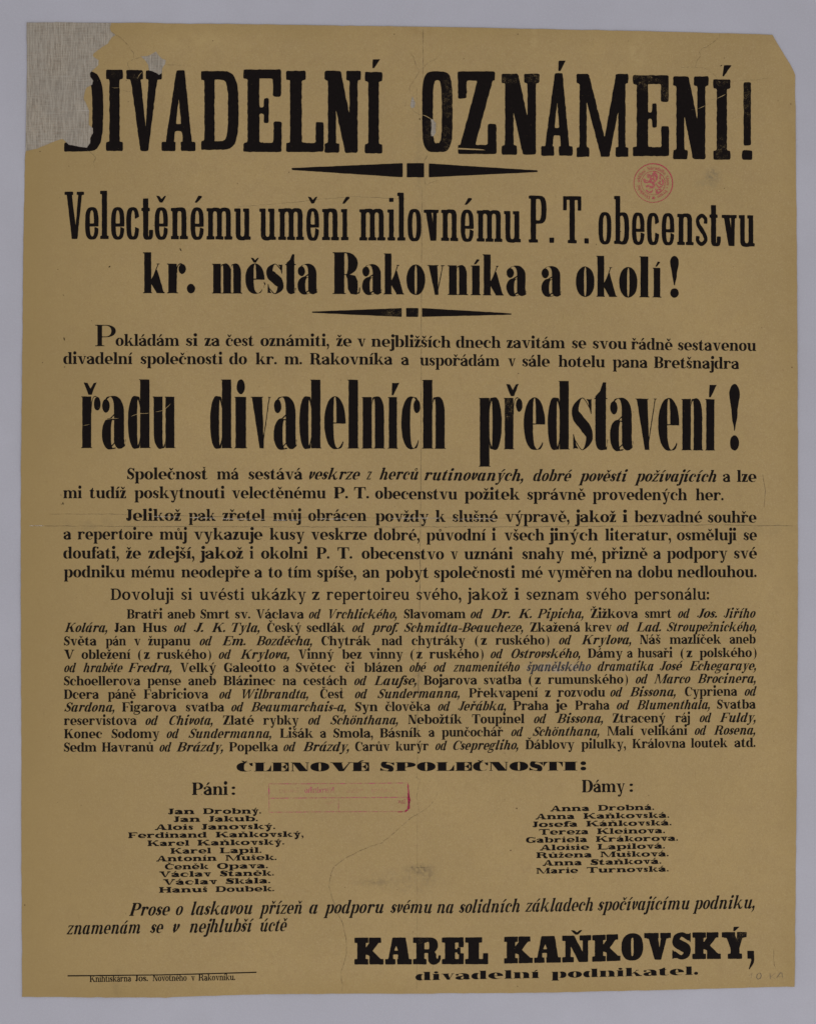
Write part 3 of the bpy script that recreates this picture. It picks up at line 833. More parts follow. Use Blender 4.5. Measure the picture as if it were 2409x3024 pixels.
def fat_slab(ch, P):
    g = Glyph(P); g.top = 1; g.cx = .5
    if ch == 'K':
        g.rect(.10, 0, .42, 1)
        for r in ((0, 0, .515, .2), (0, .8, .515, 1), (.535, .8, .99, 1), (.55, 0, 1.08, .2)): g.rect(*r)
        g.poly([(.40, .60), (.56, .81), (.90, .81), (.67, .50)]); g.poly([(.40, .62), (.67, .50), (.99, .19), (.56, .19), (.55, .33), (.40, .38)])
    elif ch == 'A':
        g.poly([(.11, .19), (.30, .19), (.30, .37), (.33, .51), (.41, .70), (.41, 1), (.27, 1)])
        g.poly([(.47, .19), (.89, .19), (.76, 1), (.41, 1), (.41, .70), (.48, .51), (.47, .37)])
        g.rect(.25, .37, .50, .51); g.rect(0, 0, .385, .2); g.rect(.445, 0, .99, .2); g.cx = .5
    elif ch == 'R':
        g.rect(.12, 0, .42, 1); g.rect(0, .8, .5, 1); g.rect(0, 0, .50, .2); g.rect(.4, .83, .62, 1); g.rect(.4, .42, .62, .56)
        g.band((.60, .71, .32, .29), (.56, .695, .035, .135), -90, 90, 2.4)
        g.poly([(.56, .5), (.56, .12), (.63, .02), (.74, -.02), (.86, 0), (.97, .08), (1.02, .2), (1.03, .33), (.94, .33), (.93, .22), (.88, .2), (.86, .28), (.86, .38), (.78, .48)])
    return g

GC = {}
def glyph(fname, ch):
    key = (fname, ch)
    if key in GC: return GC[key]
    P = FONTS[fname]; dec = unicodedata.normalize('NFD', ch); base = dec[0]; mark = dec[1:] or ''
    if base == 'i' and mark: base = 'ı'
    if base in '.,:!-()*': g = punct(base, P)
    elif P.get('traced') and base in 'KAR': g = fat_slab(base, P)
    elif base.isupper(): g = upper(base, P)
    else: g = lower(base, P)
    if mark:
        if base in 'td' and mark == '\u030c':
            g.cx += P['S'] * .2; g.top = P.get('th', 1.28); accent(g, mark, False, dict(P, aw_=.34, ah_=.26, ag_=.02))
        else: accent(g, mark, base.isupper(), P)
    sl = math.tan(math.radians(P.get('slant', 0)))
    loops = union_outline(g.polys)
    hi = 1.03 if (mark or base in 'ijıȷf') and not base.isupper() else (P['cap'] + .02 if base.isupper() else 9)
    flat = [p[0] for lp in loops for p in lp if -.03 <= p[1] <= hi] or [0, 1]
    if sl: loops = [[(x + y * sl, y) for x, y in lp] for lp in loops]
    r = P.get('cr', .02)
    loops = [round_loop(lp, r) for lp in loops]
    if 'seg' in P: loops = [subdiv(lp, P['seg']) for lp in loops]
    if not loops: print('EMPTY GLYPH', fname, ch)
    x0 = min(p[0] for lp in loops for p in lp); x1 = max(p[0] for lp in loops for p in lp)
    loops = [[(x - x0, y) for x, y in lp] for lp in loops]
    V, F = fill(loops)
    # advance measured on the x-height band so that slanted tops and accents overhang
    bd = (min(flat) + .5 * sl - x0, max(flat) + .5 * sl - x0)
    GC[key] = (loops, V, F, x1 - x0, bd[0], bd[1])
    return GC[key]

FONTS = {}
def font(name, **k):
    d = dict(n=2.15, BR=.04, ball=.16, cr=.02, SLc=k.get('SL', .1), STc=k.get('ST', .06), sb=.06)
    d.update(k); FONTS[name] = d
# title: condensed slab capitals, unit = cap height
font('title', slab=1, seg=.028, cap=1, S=.14, H=.12, C=.12, SL=.043, ST=.115, asc=1, desc=.3, BR=0, n=3.4, ni=3.5, Sc=.135, Hc=.11, SLc=.045, STc=.115, Cc=.155,
     TH=.135, AR=.11, EW=.092, EH=.33, cr=.022, Nsq=1, Nth=.11, Nlw=1.25, Nw=.40, Mw=.70, Mb=.9, Ath=.13, Alw=1.05, Aw=.44, Acb=.29, Act=.085, Atw=.13, Vw=.40, Vb=.75,
     arm=.25, mid=.42, midt=.075, mh=.15, nc=4.2, Oc=.75, acut='tri', aw_=.11, ah_=.125, ag_=.03, aupw=1, auph=1, agu=.03, ovc=0, bowlx=.55)
font('egypt', seg=.09, slab=1, S=.155, H=.105, Ha=.11, C=.125, SL=.048, ST=.105, asc=1.54, desc=.4, BR=0, n=3.0, ni=2.6, cap=1.51, Sc=.16, Hc=.11, SLc=.055, STc=.105, Cc=.16,
     TH=.15, AR=.12, EW=.11, EH=.48, TEH=.46, cr=.022, ca=35, ct=.135, ry=.25, bf=1.0, oc=1.1, em=.5, eb=.10, tt=.12, tr=.14, th=1.30, sqdot=.13, sw=.42, st=.13, ss=.16, ov=.02,
     vl=.165, vt=.12, vw=.235, vb=.95, Vw=.50, Vb=1.1, Alw=1.0, Ath=.12, pd=.075, pdy=.085, ball=.1, aw_=.30, ah_=.22, ag_=.17, pb=.40, bowlx=.5, flu=1)
font('fat', seg=.1, S=.285, H=.028, C=.085, SL=.048, ST=.026, asc=1.38, desc=.4, BR=.02, n=2.1, ni=2.6, cap=1.41, Sc=.33, Hc=.028, SLc=.05, STc=.028, Cc=.13,
     cr=.012, ball=.125, by=1.35, ry=.33, bf=1.0, oc=1.0, dr=.13, th=1.33, ss=.33, sw=.54, swedge=.32, kl=.29, kwedge=1, kw=.36, vl=.29, vt=.03, vw=.30, vb=.42, tail=.05, tr=.05, aw=.10, ha=.58,
     pd=.14, pdy=.16, exw=.14, aw_=.24, ah_=.17, ag_=.04, rt=.06, rw=.25, TH=.04, eb=.03, ct=.035)
font('fatc', seg=.05, S=.180, H=.014, C=.062, SL=.020, ST=.013, asc=1.335, desc=.34, BR=.01, n=2.1, ni=2.8, cap=1.3, Sc=.18, Hc=.014, Cc=.1,
     cr=.007, ball=.068, by=1.95, ry=.33, bf=.98, oc=.9, dr=.072, dry=.145, dg=.05, th=1.31, ss=.20, sw=.375, swedge=.30, vl=.18, vt=.016, vw=.20, vb=.42, tail=.04, tr=.03, aw=.055, ha=.58,
     pd=.085, pdy=.15, exw=.098, aw_=.23, ah_=.24, ag_=.035, rt=.06, rw=.16, TH=.02, eb=.016, ct=.018, acut='tri')
font('body', S=.345, H=.094, C=.32, SL=.108, ST=.092, asc=1.5, desc=.52, BR=.06, n=2.15, cap=1.44, Sc=.38, Hc=.092, SLc=.125, STc=.092, Cc=.40, ball=.148,
     ry=.40, bf=1.04, oc=1.12, th=1.32, fl=.03, TH=.125, AR=.095, EW=.26, EH=.42, kt=.12, vt=.12, tail=.12, ss=.31, aw_=.52, ah_=.34, ag_=.12, pd=.16, sb=.055, cr=.03, kw=.56, st=.10, dg=.18)
font('bodyi', **dict(FONTS['body'], it=True, slant=19, S=.305, Sc=.33, C=.225, SL=.09, BR=.05, vt=.11, aw_=.5))
font('small', **dict(FONTS['body'], S=.36, H=.11, ST=.10, cap=1.40, asc=1.42, Sc=.39, Hc=.105, STc=.10, vt=.13, Cc=.42, desc=.46))
font('smalli', **dict(FONTS['bodyi'], H=.105, cap=1.40, asc=1.42, Hc=.105, desc=.46, Cc=.46))
font('head', **dict(FONTS['body'], S=.35, H=.10, Sc=.41, Cc=.46, C=.34, pd=.15))
font('finali', **dict(FONTS['bodyi'], S=.285, H=.09, ST=.085, Sc=.34, Hc=.09, STc=.085, C=.255, slant=18, sb=.07))
font('claren', **dict(FONTS['body'], S=.25, H=.125, ST=.11, STc=.105, C=.36, Sc=.26, Hc=.115, SL=.10, cap=1.38, asc=1.42, Cc=.46, sb=.10, TH=.14, vt=.12, kt=.12, ss=.23, ball=.115, aw_=.44, bf=1.1))
font('light', **dict(FONTS['body'], S=.27, H=.08, Sc=.32, Hc=.06, STc=.055, Cc=.60, C=.42, cap=1.42, asc=1.45, ST=.075, ball=.12))
font('imprint', **dict(FONTS['light'], S=.27, H=.12, ST=.12, Hc=.11, STc=.12, Sc=.32, C=.36, vt=.15, TH=.15, tr=.34))
font('init', **dict(FONTS['body'], cap=1, Sc=.155, Hc=.035, STc=.032, SLc=.085, Cc=.34, BR=.04))
font('wide', S=.66, H=.21, C=.62, SL=.19, ST=.20, asc=1.36, desc=.42, BR=.05, n=2.3, cap=1.36, Sc=.68, Hc=.20, SLc=.22, STc=.20, Cc=.92, ball=.17, by=.75,
     ry=.45, bf=1.0, oc=1.25, th=1.28, TH=.32, AR=.20, EW=.3, EH=.42, kt=.3, kl=.6, kw=.95, vt=.32, vl=.60, vw=.95, tail=.26, ss=.40, sw=1.15, ct=.2, aw_=.72, ah_=.34, ag_=.07, agu=.02, pd=.23, pdy=.17, sb=.16, cr=.03,
     zl=.55, zw=1.25, rt=.24, aw=.45, dr=.24, dry=.14, dg=.10, eb=.13, coly=.9, rx_=1.5, Hh=.2)
font('wfat', S=.84, H=.075, C=.5, SL=.16, ST=.075, asc=1.36, desc=.42, BR=.05, n=2.1, cap=1.36, Sc=.9, Hc=.09, Cc=.7, ball=.24, by=.62,
     ry=.42, bf=1.06, oc=.9, th=1.26, kt=.12, kl=.8, kw=1.15, vt=.12, vl=.85, vw=1.05, tail=.2, ss=.62, sw=1.4, ct=.1, aw_=.7, ah_=.27, ag_=.05, pd=.33, pdy=.24, sb=.2, cr=.03, aw=.4, dr=.33, dry=.16, dg=.08, eb=.06)
font('xfat', S=.9, H=.05, C=.3, SL=.14, ST=.05, asc=1, desc=.3, BR=.03, n=2.15, ni=3, cap=1, Sc=.93, Hc=.05, SLc=.16, STc=.05, Cc=.30, ball=.24, by=.5,
     TH=.10, AR=.05, EW=.52, EH=.60, et=.1, cr=.014, Oc=.95, Nlw=1.2, Nw=1.85, Aw=2.2, Alw=1.15, Vw=2.0, Vb=.5, arm=.85, mid=.62, tw=2.35, TEH=.55, Sw=1.65, Ssp=.52, aw_=.7, ah_=.24, ag_=.0, agu=-.0, pd=.33, pdy=.22, coly=1.0, ovc=.02, mh=.3)
font('egfat', traced=1, seg=.07, S=.4, H=.19, C=.2, SL=.1, ST=.2, asc=1, desc=.3, BR=.02, n=2.4, ni=3.2, cap=1, Sc=.385, Hc=.17, SLc=.115, STc=.195, Cc=.115, ball=.1, slab=1,
     TH=.26, AR=.195, EW=.19, EH=.365, cr=.028, Oc=.9, Nlw=.98, Nth=.20, Nw=.84, Aw=.80, Alw=1.08, Ath=.26, Atw=.36, Acb=.30, Act=.12, Vw=.84, Vb=.62, arm=.33, mid=.62, midt=.13, mh=.125,
     Kw=.52, Kth=.34, Klw=1.12, Sw=.72, Ssp=.95, aw_=.34, ah_=.19, ag_=.0, agu=.03, pd=.13, pdy=.15, ovc=.01, rt=.14, acut='tri', bowlx=.5)

# ------------------------------------------------------------------ placing print on the sheet
L_ = lambda o, s: (lambda z: o + z * s)
CUTS = []        # outlines of the places where the paper has torn away or the ink is scratched off
def view(x0, y0, sc): return lambda pts: [(x0 + x * sc, y0 + y * sc) for x, y in pts]

class Print:
    """collects glyph triangles for one printed part"""
    def __init__(s): s.v = []; s.f = []
    def add(s, V, F):
        b = len(s.v); s.v += V; s.f += [tuple(i + b for i in f) for f in F]
    def build(s, name, mat, parent, z=0.00012, **props):
        # ring-shaped pieces are split so that the ink follows the cockled sheet
        vs = [(WX(x), WY(y), lift(x, y) + z) for x, y in s.v]
        fs = [f[::-1] if orient(s.v, f) < 0 else f for f in s.f]
        o = mesh_obj(name, vs, fs, mat, parent)
        for k_, v_ in props.items(): o[k_] = v_
        return o
def orient(v, f):
    a, b, c = v[f[0]], v[f[1]], v[f[2]]
    return -((b[0] - a[0]) * (c[1] - a[1]) - (b[1] - a[1]) * (c[0] - a[0]))

def put_loops(pr, V, F, loops, fx, wob):
    """fx maps font coordinates to the layout; wob = edge wobble of the print"""
    def tr(p):
        x, y = fx(p)
        if wob:
            q = Vector((x * .07, y * .07, 0)); q3 = q * 3.7
            x += wob * (.55 * noise.noise(q) + .6 * noise.noise(q3)); y += wob * (.55 * noise.noise(q + Vector((31, 7, 0))) + .6 * noise.noise(q3 + Vector((3, 9, 0))))
        return (x, y)
    TV = [tr(p) for p in V]
    x0 = min(p[0] for p in TV); x1 = max(p[0] for p in TV); y0 = min(p[1] for p in TV); y1 = max(p[1] for p in TV)
    hit = [c for c in CUTS if not (max(p[0] for p in c) < x0 or min(p[0] for p in c) > x1 or max(p[1] for p in c) < y0 or min(p[1] for p in c) > y1)]
    if hit:
        V2, F2 = fill([[tr(p) for p in lp] for lp in loops], hit)
        pr.add(V2, F2)
    else: pr.add(TV, F)

def word(pr, fname, text, x0, x1, base, size, wob=.6, spans=None):
    """text between x0 and x1 (layout), base(x) -> baseline y, size = height of the font unit"""
    P = FONTS[fname]; sb = P['sb']
    gl = [glyph(fname, c) for c in text]
    if spans is None:
        pos = []; x = 0; prev = ''
        for c, g in zip(text, gl):
            if c == ')': x += .15
            pos.append(x - g[4])
            x += g[5] - g[4] + sb
            if c in 'íi' and P.get('slant'): x += sb * .3
            if c == '(': x += .2
            if c in '.,:': x += .03
        m0 = min(pos); pos = [p - m0 for p in pos]
        tot = max(p + g[3] for p, g in zip(pos, gl)); sx = (x1 - x0) / tot
        if text not in WR: WR[text] = (fname, sx / size)
        spans = [(x0 + p * sx, x0 + (p + g[3]) * sx) for p, g in zip(pos, gl)]
    for g, (a, b) in zip(gl, spans):
        s = (b - a) / g[3]
        put_loops(pr, g[1], g[2], g[0], lambda p, a=a, s=s: (a + p[0] * s, base(a + p[0] * s) - p[1] * size), wob)
WR = {}
def interp(pts):
    def f(x):
        if x <= pts[0][0]: return pts[0][1]
        for (a, ya), (b, yb) in zip(pts, pts[1:]):
            if x <= b: return ya + (yb - ya) * (x - a) / (b - a)
        return pts[-1][1]
    return f

# ------------------------------------------------------------------ the sheet: outline, tears
def rough(pts, step=14, amp=1.6, seed=0, close=False):
    out = []; seq = list(pts) + ([pts[0]] if close else [])
    for (a, b) in zip(seq, seq[1:]):
        a, b = Vector(a), Vector(b); d = (b - a).length; n = max(1, int(d / step)); nr = Vector((-(b - a).y, (b - a).x)).normalized()
        for i in range(n):
            p = a + (b - a) * i / n
            k_ = amp * (noise.noise(Vector((p.x * .05 + seed, p.y * .05, 0))) + .7 * noise.noise(Vector((p.x * .19, p.y * .19 + seed, 4))))
            out.append(tuple(p + nr * k_))
    if not close: out.append(tuple(seq[-1]))
    return out

tv = view(60, 50, .29104)
TEAR = tv([(925, 65), (915, 110), (925, 150), (970, 185), (930, 210), (895, 270), (830, 310), (745, 375), (740, 400), (800, 440), (795, 485), (740, 545), (712, 570),
           (715, 610), (745, 650), (735, 690), (680, 715), (655, 760), (645, 830), (680, 900), (705, 960), (700, 1040), (700, 1095), (740, 1130), (742, 1180), (715, 1230),
           (712, 1280), (680, 1330), (620, 1320), (560, 1310), (500, 1300), (470, 1275), (430, 1240), (360, 1260), (280, 1295), (180, 1335), (60, 1368)])
TEAR = rough(TEAR, 5, 1.3, 5)
PATCHES = [tv([(1222, 400), (1290, 400), (1330, 380), (1378, 352), (1400, 385), (1440, 425), (1480, 438), (1470, 480), (1445, 520), (1440, 570), (1410, 590), (1380, 570),
               (1340, 550), (1310, 545), (1300, 490), (1270, 440)])]
pv = view(1180, 60, .23184)
PATCHES += [pv([(160, 965), (185, 1020), (200, 1050), (190, 1110), (150, 1120), (135, 1085), (145, 1030)]),
            pv([(390, 1255), (430, 1265), (460, 1310), (460, 1430), (435, 1475), (400, 1480), (395, 1440), (405, 1370), (405, 1310)])]
PATCHES = [rough(p, 5, .9, 9, True) for p in PATCHES]
top_edge = [(329, 69), (420, 68), (560, 71), (760, 73), (900, 75), (1100, 78), (1250, 80), (1400, 82), (1555, 86), (1760, 90), (1905, 93), (2100, 98), (2200, 101), (2279, 104)]
right_edge = [(2343, 212), (2346, 222), (2348, 480), (2351, 800), (2353, 1100), (2354, 1500), (2353, 1900), (2350, 2300), (2347, 2650), (2344, 2913)]
bottom_edge = [(2100, 2919), (1905, 2924), (1555, 2931), (1204, 2934), (980, 2934), (806, 2935), (690, 2938), (582, 2941), (490, 2945), (336, 2945), (200, 2944), (67, 2943)]
left_edge = [(65, 2500), (64, 2000), (63, 1500), (67, 1100), (70, 800), (74, 520)]
P_OUT = rough(top_edge + right_edge + bottom_edge + left_edge + [(77, 449)], 22, 1.2, 1)[:-1]
paper_outline = P_OUT + TEAR[::-1]
full_outline = rough([(80, 67), (200, 66), (329, 69)], 14, 1.2, 2)[:-1] + rough(top_edge + right_edge + bottom_edge + left_edge + [(77, 449), (81, 200), (80, 67)], 22, 1.2, 1)[:-1]
missing = TEAR + [(20, 460), (20, 20), (330, 20)]
CUTS += [missing] + PATCHES

def sheet(name, outline, holes, mat, z, thick, parent, step=45):
    V0 = []
    for i in range(int(2340 / step)):
        for j in range(int(2930 / step)):
            p = (40 + i * step, 50 + j * step)
            V0.append(p)
    vs, es = [], []
    for lp in [outline] + holes:
        b = len(vs); n = len(lp); vs += [Vector(p) for p in lp]; es += [(b + i, b + (i + 1) % n) for i in range(n)]
    vs += [Vector(p) for p in V0 if inside(p, [outline]) and not any(inside(p, [h]) for h in holes)]
    V, E, F, *_ = delaunay_2d_cdt(vs, es, [], 0, 1e-5)
    keep = []
    for f in F:
        c = (sum(V[i].x for i in f) / 3, sum(V[i].y for i in f) / 3)
        if inside(c, [outline]) and not any(inside(c, [h]) for h in holes): keep.append(f if orient([tuple(v) for v in (V[f[0]], V[f[1]], V[f[2]])], (0, 1, 2)) > 0 else f[::-1])
    verts = [(WX(v.x), WY(v.y), lift(v.x, v.y) + z) for v in V]
    n = len(verts)
    ed = set()
    for f in keep:
        for i in range(3): ed.add((f[i - 1], f[i]))
    faces = [tuple(f) for f in keep]
    bot = [(x, y, zz - thick) for x, y, zz in verts]
    for (a, b) in ed:
        if (b, a) not in ed: faces.append((b, a, a + n, b + n))
    faces += [tuple(i + n for i in f[::-1]) for f in keep]
    return mesh_obj(name, verts + bot, faces, mat, parent)

# ------------------------------------------------------------------ build: table, poster
b = bpy.data.meshes.new("table_surface")
N = 24; R = 1.6
tvs = [(-R + 2 * R * i / N, -R + 2 * R * j / N, 0) for j in range(N + 1) for i in range(N + 1)]
tfs = [(j * (N + 1) + i, j * (N + 1) + i + 1, (j + 1) * (N + 1) + i + 1, (j + 1) * (N + 1) + i) for j in range(N) for i in range(N)]
table = mesh_obj("table_surface", tvs, tfs, MAT_BOARD)
table["kind"] = "structure"; table["label"] = "pale lavender grey board lying flat under the poster"

poster = bpy.data.objects.new("poster", None)
SC.collection.objects.link(poster)
poster["label"] = "yellowed Czech theatre announcement poster with heavy black lettering and a torn top left corner"
poster["category"] = "poster"
lin = sheet("linen_backing", full_outline, [], MAT_LINEN, -0.00020, 0.00015, poster, 90)
lin["label"] = "coarse grey linen showing where the upper left corner of the paper is missing"
pap = sheet("paper_sheet", paper_outline, PATCHES, MAT_PAPER, 0.0, 0.00016, poster)

# ------------------------------------------------------------------ scratches cut in the ink
def strip(pts, w, taper=True):
    P = [Vector(p) for p in pts]; L = []; R_ = []
    n = len(P)
    for i, p in enumerate(P):
        d = (P[min(n - 1, i + 1)] - P[max(0, i - 1)]).normalized(); nr = Vector((-d.y, d.x))
        ww = w * .5 * (.25 if taper and i in (0, n - 1) else 1) * (1 + .5 * noise.noise(Vector((p.x * .11, p.y * .11, 2))))
        L.append(tuple(p + nr * ww)); R_.append(tuple(p - nr * ww))
    return L, R_
def scratch(pts, w): 
    L, R_ = strip(rough(pts, 6, 1.0, 3), w); return L + R_[::-1]
cv = view(1980, 80, .2497)
n_hole = len(CUTS)
CUTS.append(scratch(pv([(285, 1208), (340, 1222), (405, 1258)]), 2.2))
CUTS.append([(1352.5, 437.0), (1380, 438.5), (1410, 440), (1425, 441.5), (1433, 444), (1418, 444), (1390, 443), (1352, 441.5)])
CUTS.append(scratch(cv([(240, 985), (278, 975)]), 1.6)); CUTS.append(scratch(cv([(320, 968), (405, 930)]), 1.9)); CUTS.append(scratch(cv([(540, 850), (590, 825), (645, 795)]), 1.9))
CUTS.append(scratch(tv([(930, 713), (960, 722), (1015, 719)]), 1.2))
CUTS.append(scratch(tv([(1245, 555), (1205, 600), (1190, 632)]), 1.6))
fv = view(160, 940, .64028)
CUTS.append(scratch(fv([(232, 470), (270, 462), (300, 462)]), 1.3)); CUTS.append(scratch(fv([(355, 452), (390, 440), (440, 437)]), 1.5))
CUTS.append(scratch(fv([(468, 432), (505, 426), (540, 393)]), 1.5)); CUTS.append(scratch(fv([(135, 496), (168, 488)]), 1.3))
CUTS.append(scratch([(1385, 722), (1392, 722)], 2))

# ------------------------------------------------------------------ title
TL = lambda z: z * .7008
def title_letters(letters, accents={}):
    for n, (ch, x0, x1, y0, y1) in enumerate(letters):
        pr = Print(); g = glyph('title', ch); s = (x1 - x0) / g[3]
        put_loops(pr, g[1], g[2], g[0], lambda p, x0=x0, s=s, y0=y0, y1=y1: (x0 + p[0] * s, y1 - p[1] * (y1 - y0)), 2.0)
        if n in accents:
            lp = subdiv(round_loop(accents[n], 2.2), 6); V, F = fill([lp]); put_loops(pr, V, F, [lp], lambda p: p, 1.2)
        o = pr.build("title_letter", MAT_TITLE, poster)
        if n == 0 and ch == 'D': o["label"] = "black title letter D with its stem torn away"
A_ = lambda c, a, b_, t, u: (c, a * .7008, b_ * .7008, t * .7008, u * .7008)
B_ = lambda c, a, b_, t, u: (c, 1204 + a * .7014, 1204 + b_ * .7014, t * .7014, u * .7014)
title_letters([A_('D', 272, 437, 300, 639), A_('I', 448, 520, 295, 637), A_('V', 533, 683, 296, 637), A_('A', 682, 825, 297, 637), A_('D', 848, 1006, 300, 632),
               A_('E', 1027, 1187, 293, 641), A_('L', 1206, 1364, 299, 641), A_('N', 1368, 1521, 299, 644), A_('I', 1537, 1611, 304, 647)],
              {8: [(1100.5, 175.5), (1123, 175.5), (1104, 202), (1099.5, 202)]})
title_letters([B_('O', 60, 188, 301, 641), B_('Z', 210, 373, 301, 649), B_('N', 394, 553, 311, 652), B_('A', 560, 693, 309, 656), B_('M', 709, 927, 312, 661),
               B_('E', 946, 1098, 317, 658), B_('N', 1115, 1264, 322, 671), B_('I', 1284, 1356, 335, 673), B_('!', 1405, 1448, 346, 674)],
              {3: [(1204 + x * .7014, y * .7014) for x, y in ((634, 256), (664, 256), (641, 300), (632, 300))],
               7: [(1204 + x * .7014, y * .7014) for x, y in ((1329, 275), (1361, 275), (1328, 323), (1322, 321))]})

def shape(name, polys, mat, wob=1.0, r=2.0, z=.00012):
    pr = Print()
    for p in polys:
        lp = rough(p, 12, 0, 0, True); lp = round_loop(lp, r); V, F = fill([lp]); put_loops(pr, V, F, [lp], lambda q: q, wob)
    return pr.build(name, mat, poster, z)
# spindle rules
shape("spindle_rule", [[(861, 496.5), (1189, 482), (1189, 524), (863, 502.5)]], MAT_TITLE)
shape("spindle_rule", [[(1201, 482), (1252, 482), (1252, 524), (1201, 524)]], MAT_TITLE)
shape("spindle_rule", [[(1266, 483), (1586, 503.5), (1586, 508.5), (1266, 524)]], MAT_TITLE)
shape("spindle_rule", [[(921, 920.5), (1186, 910), (1186, 936), (922, 924)]], MAT_HEAD)
shape("spindle_rule", [[(1199, 910), (1235, 910), (1235, 936), (1199, 936)]], MAT_HEAD)
shape("spindle_rule", [[(1246, 910), (1509, 925.5), (1509, 929.5), (1246, 936)]], MAT_HEAD)

# ------------------------------------------------------------------ headings with letter by letter spans
def spaced(name, fname, items, base, size, mat, wob=1.0, label=None):
    """items: (char, x0, x1)"""
    for c_, a, b_ in items:
        pr = Print(); word(pr, fname, c_, 0, 0, base, size, wob, [(a, b_)]); pr.build(name, mat, poster)
def SP(x0, sc, s, *n):
    return [(c, x0 + n[2 * i] * sc, x0 + n[2 * i + 1] * sc) for i, c in enumerate(s)]
b2 = interp([(190, 706), (560, 707), (740, 708.5), (1000, 710), (1200, 711), (1300, 711.5), (1480, 715), (1600, 717), (1760, 720), (1980, 723.5), (2240, 728.5)])
q = .34924; q2 = .29104
spaced("heading_letter", 'egypt', SP(180, q, 'Velectěnému', 35, 198, 208, 322, 335, 407, 427, 540, 555, 664, 683, 782, 795, 907, 932, 1076, 1098, 1210, 1233, 1451, 1467, 1606), b2, 92.5, MAT_HEAD)
spaced("heading_letter", 'egypt', SP(740, q, 'umění', 75, 215, 235, 453, 472, 580, 605, 748, 765, 838), b2, 92.5, MAT_HEAD)
spaced("heading_letter", 'egypt', SP(740, q, 'milov', 920, 1138, 1157, 1222, 1240, 1308, 1327, 1442, 1463, 1588) + SP(1300, q2, 'nému', 8, 180, 205, 337, 367, 627, 643, 815), b2, 92, MAT_HEAD)
spaced("heading_letter", 'egypt', SP(1300, q2, 'P.T.', 895, 1075, 1103, 1152, 1243, 1427, 1458, 1502), b2, 92, MAT_HEAD)
spaced("heading_letter", 'egypt', SP(1740, q2, 'obecenstvu', 90, 220, 247, 400, 428, 556, 580, 703, 730, 858, 887, 1052, 1075, 1194, 1213, 1328, 1338, 1490, 1510, 1672), b2, 92, MAT_HEAD)
b3 = interp([(420, 866), (960, 868), (1200, 870), (1550, 873.5), (1650, 875), (1960, 879), (2060, 880)])
q3 = .32596
spaced("heading_letter", 'fat', SP(400, q3, 'kr.', 72, 268, 288, 460, 468, 543), b3, 87.5, MAT_HEAD)
spaced("heading_letter", 'fat', SP(400, q3, 'města', 695, 970, 997, 1170, 1187, 1343, 1357, 1455, 1470, 1650), b3, 87.5, MAT_HEAD)
spaced("heading_letter", 'fat', SP(960, q, 'Rakovníka', 65, 297, 313, 480, 495, 668, 687, 845, 862, 1010, 1035, 1208, 1230, 1316, 1330, 1508, 1530, 1700), b3, 87.5, MAT_HEAD)
spaced("heading_letter", 'fat', SP(1500, q3, 'a', 300, 480), b3, 87.5, MAT_HEAD)
spaced("heading_letter", 'fat', SP(1500, q3, 'okolí!', 612, 780, 797, 983, 1003, 1168, 1185, 1278, 1306, 1385, 1465, 1543), b3, 87.5, MAT_HEAD)
b4 = interp([(240, 1323), (1260, 1325), (1410, 1326.5), (1800, 1328), (2185, 1331)])
q4 = .64028
spaced("heading_letter", 'fatc', SP(160, q4, 'řadu', 127, 216, 222, 331, 342, 446, 456, 560), b4, 152, MAT_HEAD, 1.2)
spaced("heading_letter", 'fatc', SP(160, q4, 'divadelní', 720, 822, 832, 891, 907, 1001, 1013, 1121, 1131, 1233, 1246, 1344, 1353, 1406, 1418, 1526, 1539, 1591) + SP(1200, q4, 'ch', -24, 64, 72, 181), b4, 152, MAT_HEAD, 1.2)
spaced("heading_letter", 'fatc', SP(1200, q4, 'představení', 333, 439, 448, 534, 540, 638, 650, 752, 761, 858, 864, 927, 937, 1044, 1054, 1153, 1159, 1256, 1266, 1366, 1376, 1428), b4, 151.5, MAT_HEAD, 1.2)
spaced("heading_letter", 'fatc', SP(1200, q4, '!', 1486, 1535), b4, 151.5, MAT_HEAD, 1.2)
bk = interp([(1045, 2848), (1440, 2847), (1490, 2845), (1660, 2842), (1750, 2840), (1830, 2837), (1900, 2834), (2050, 2832), (2200, 2831)])
qk = .40745
spaced("signature_letter", 'egfat', SP(1000, qk, 'KAREL', 115, 325, 337, 530, 538, 740, 747, 906, 915, 1082), bk, 79.5, MAT_TITLE)
spaced("signature_letter", 'egfat', SP(1000, qk, 'KA', 1197, 1405, 1415, 1608) + SP(1600, qk, 'ŇKOVSKÝ,', 145, 355, 362, 567, 574, 731, 738, 932, 940, 1076, 1087, 1293, 1300, 1480, 1485, 1535), bk, 79, MAT_TITLE)
bc = interp([(690, 2278), (1250, 2276.5), (1780, 2275)])
spaced("heading_letter", 'xfat', SP(680, q, 'ČLENOVÉ', 55, 190, 203, 348, 352, 497, 513, 667, 678, 838, 846, 1027, 1028, 1174), bc, 26, MAT_INK, .5)
qc = .31432
spaced("heading_letter", 'xfat', SP(680, q, 'SP', 1268, 1385, 1397, 1567) + [('O', 1231, 1285.6)] + SP(1240, qc, 'LEČNOSTI:', 153, 320, 330, 487, 496, 638, 648, 827, 839, 1014, 1024, 1151, 1157, 1338, 1343, 1476, 1505, 1558), bc, 26, MAT_INK, .5)

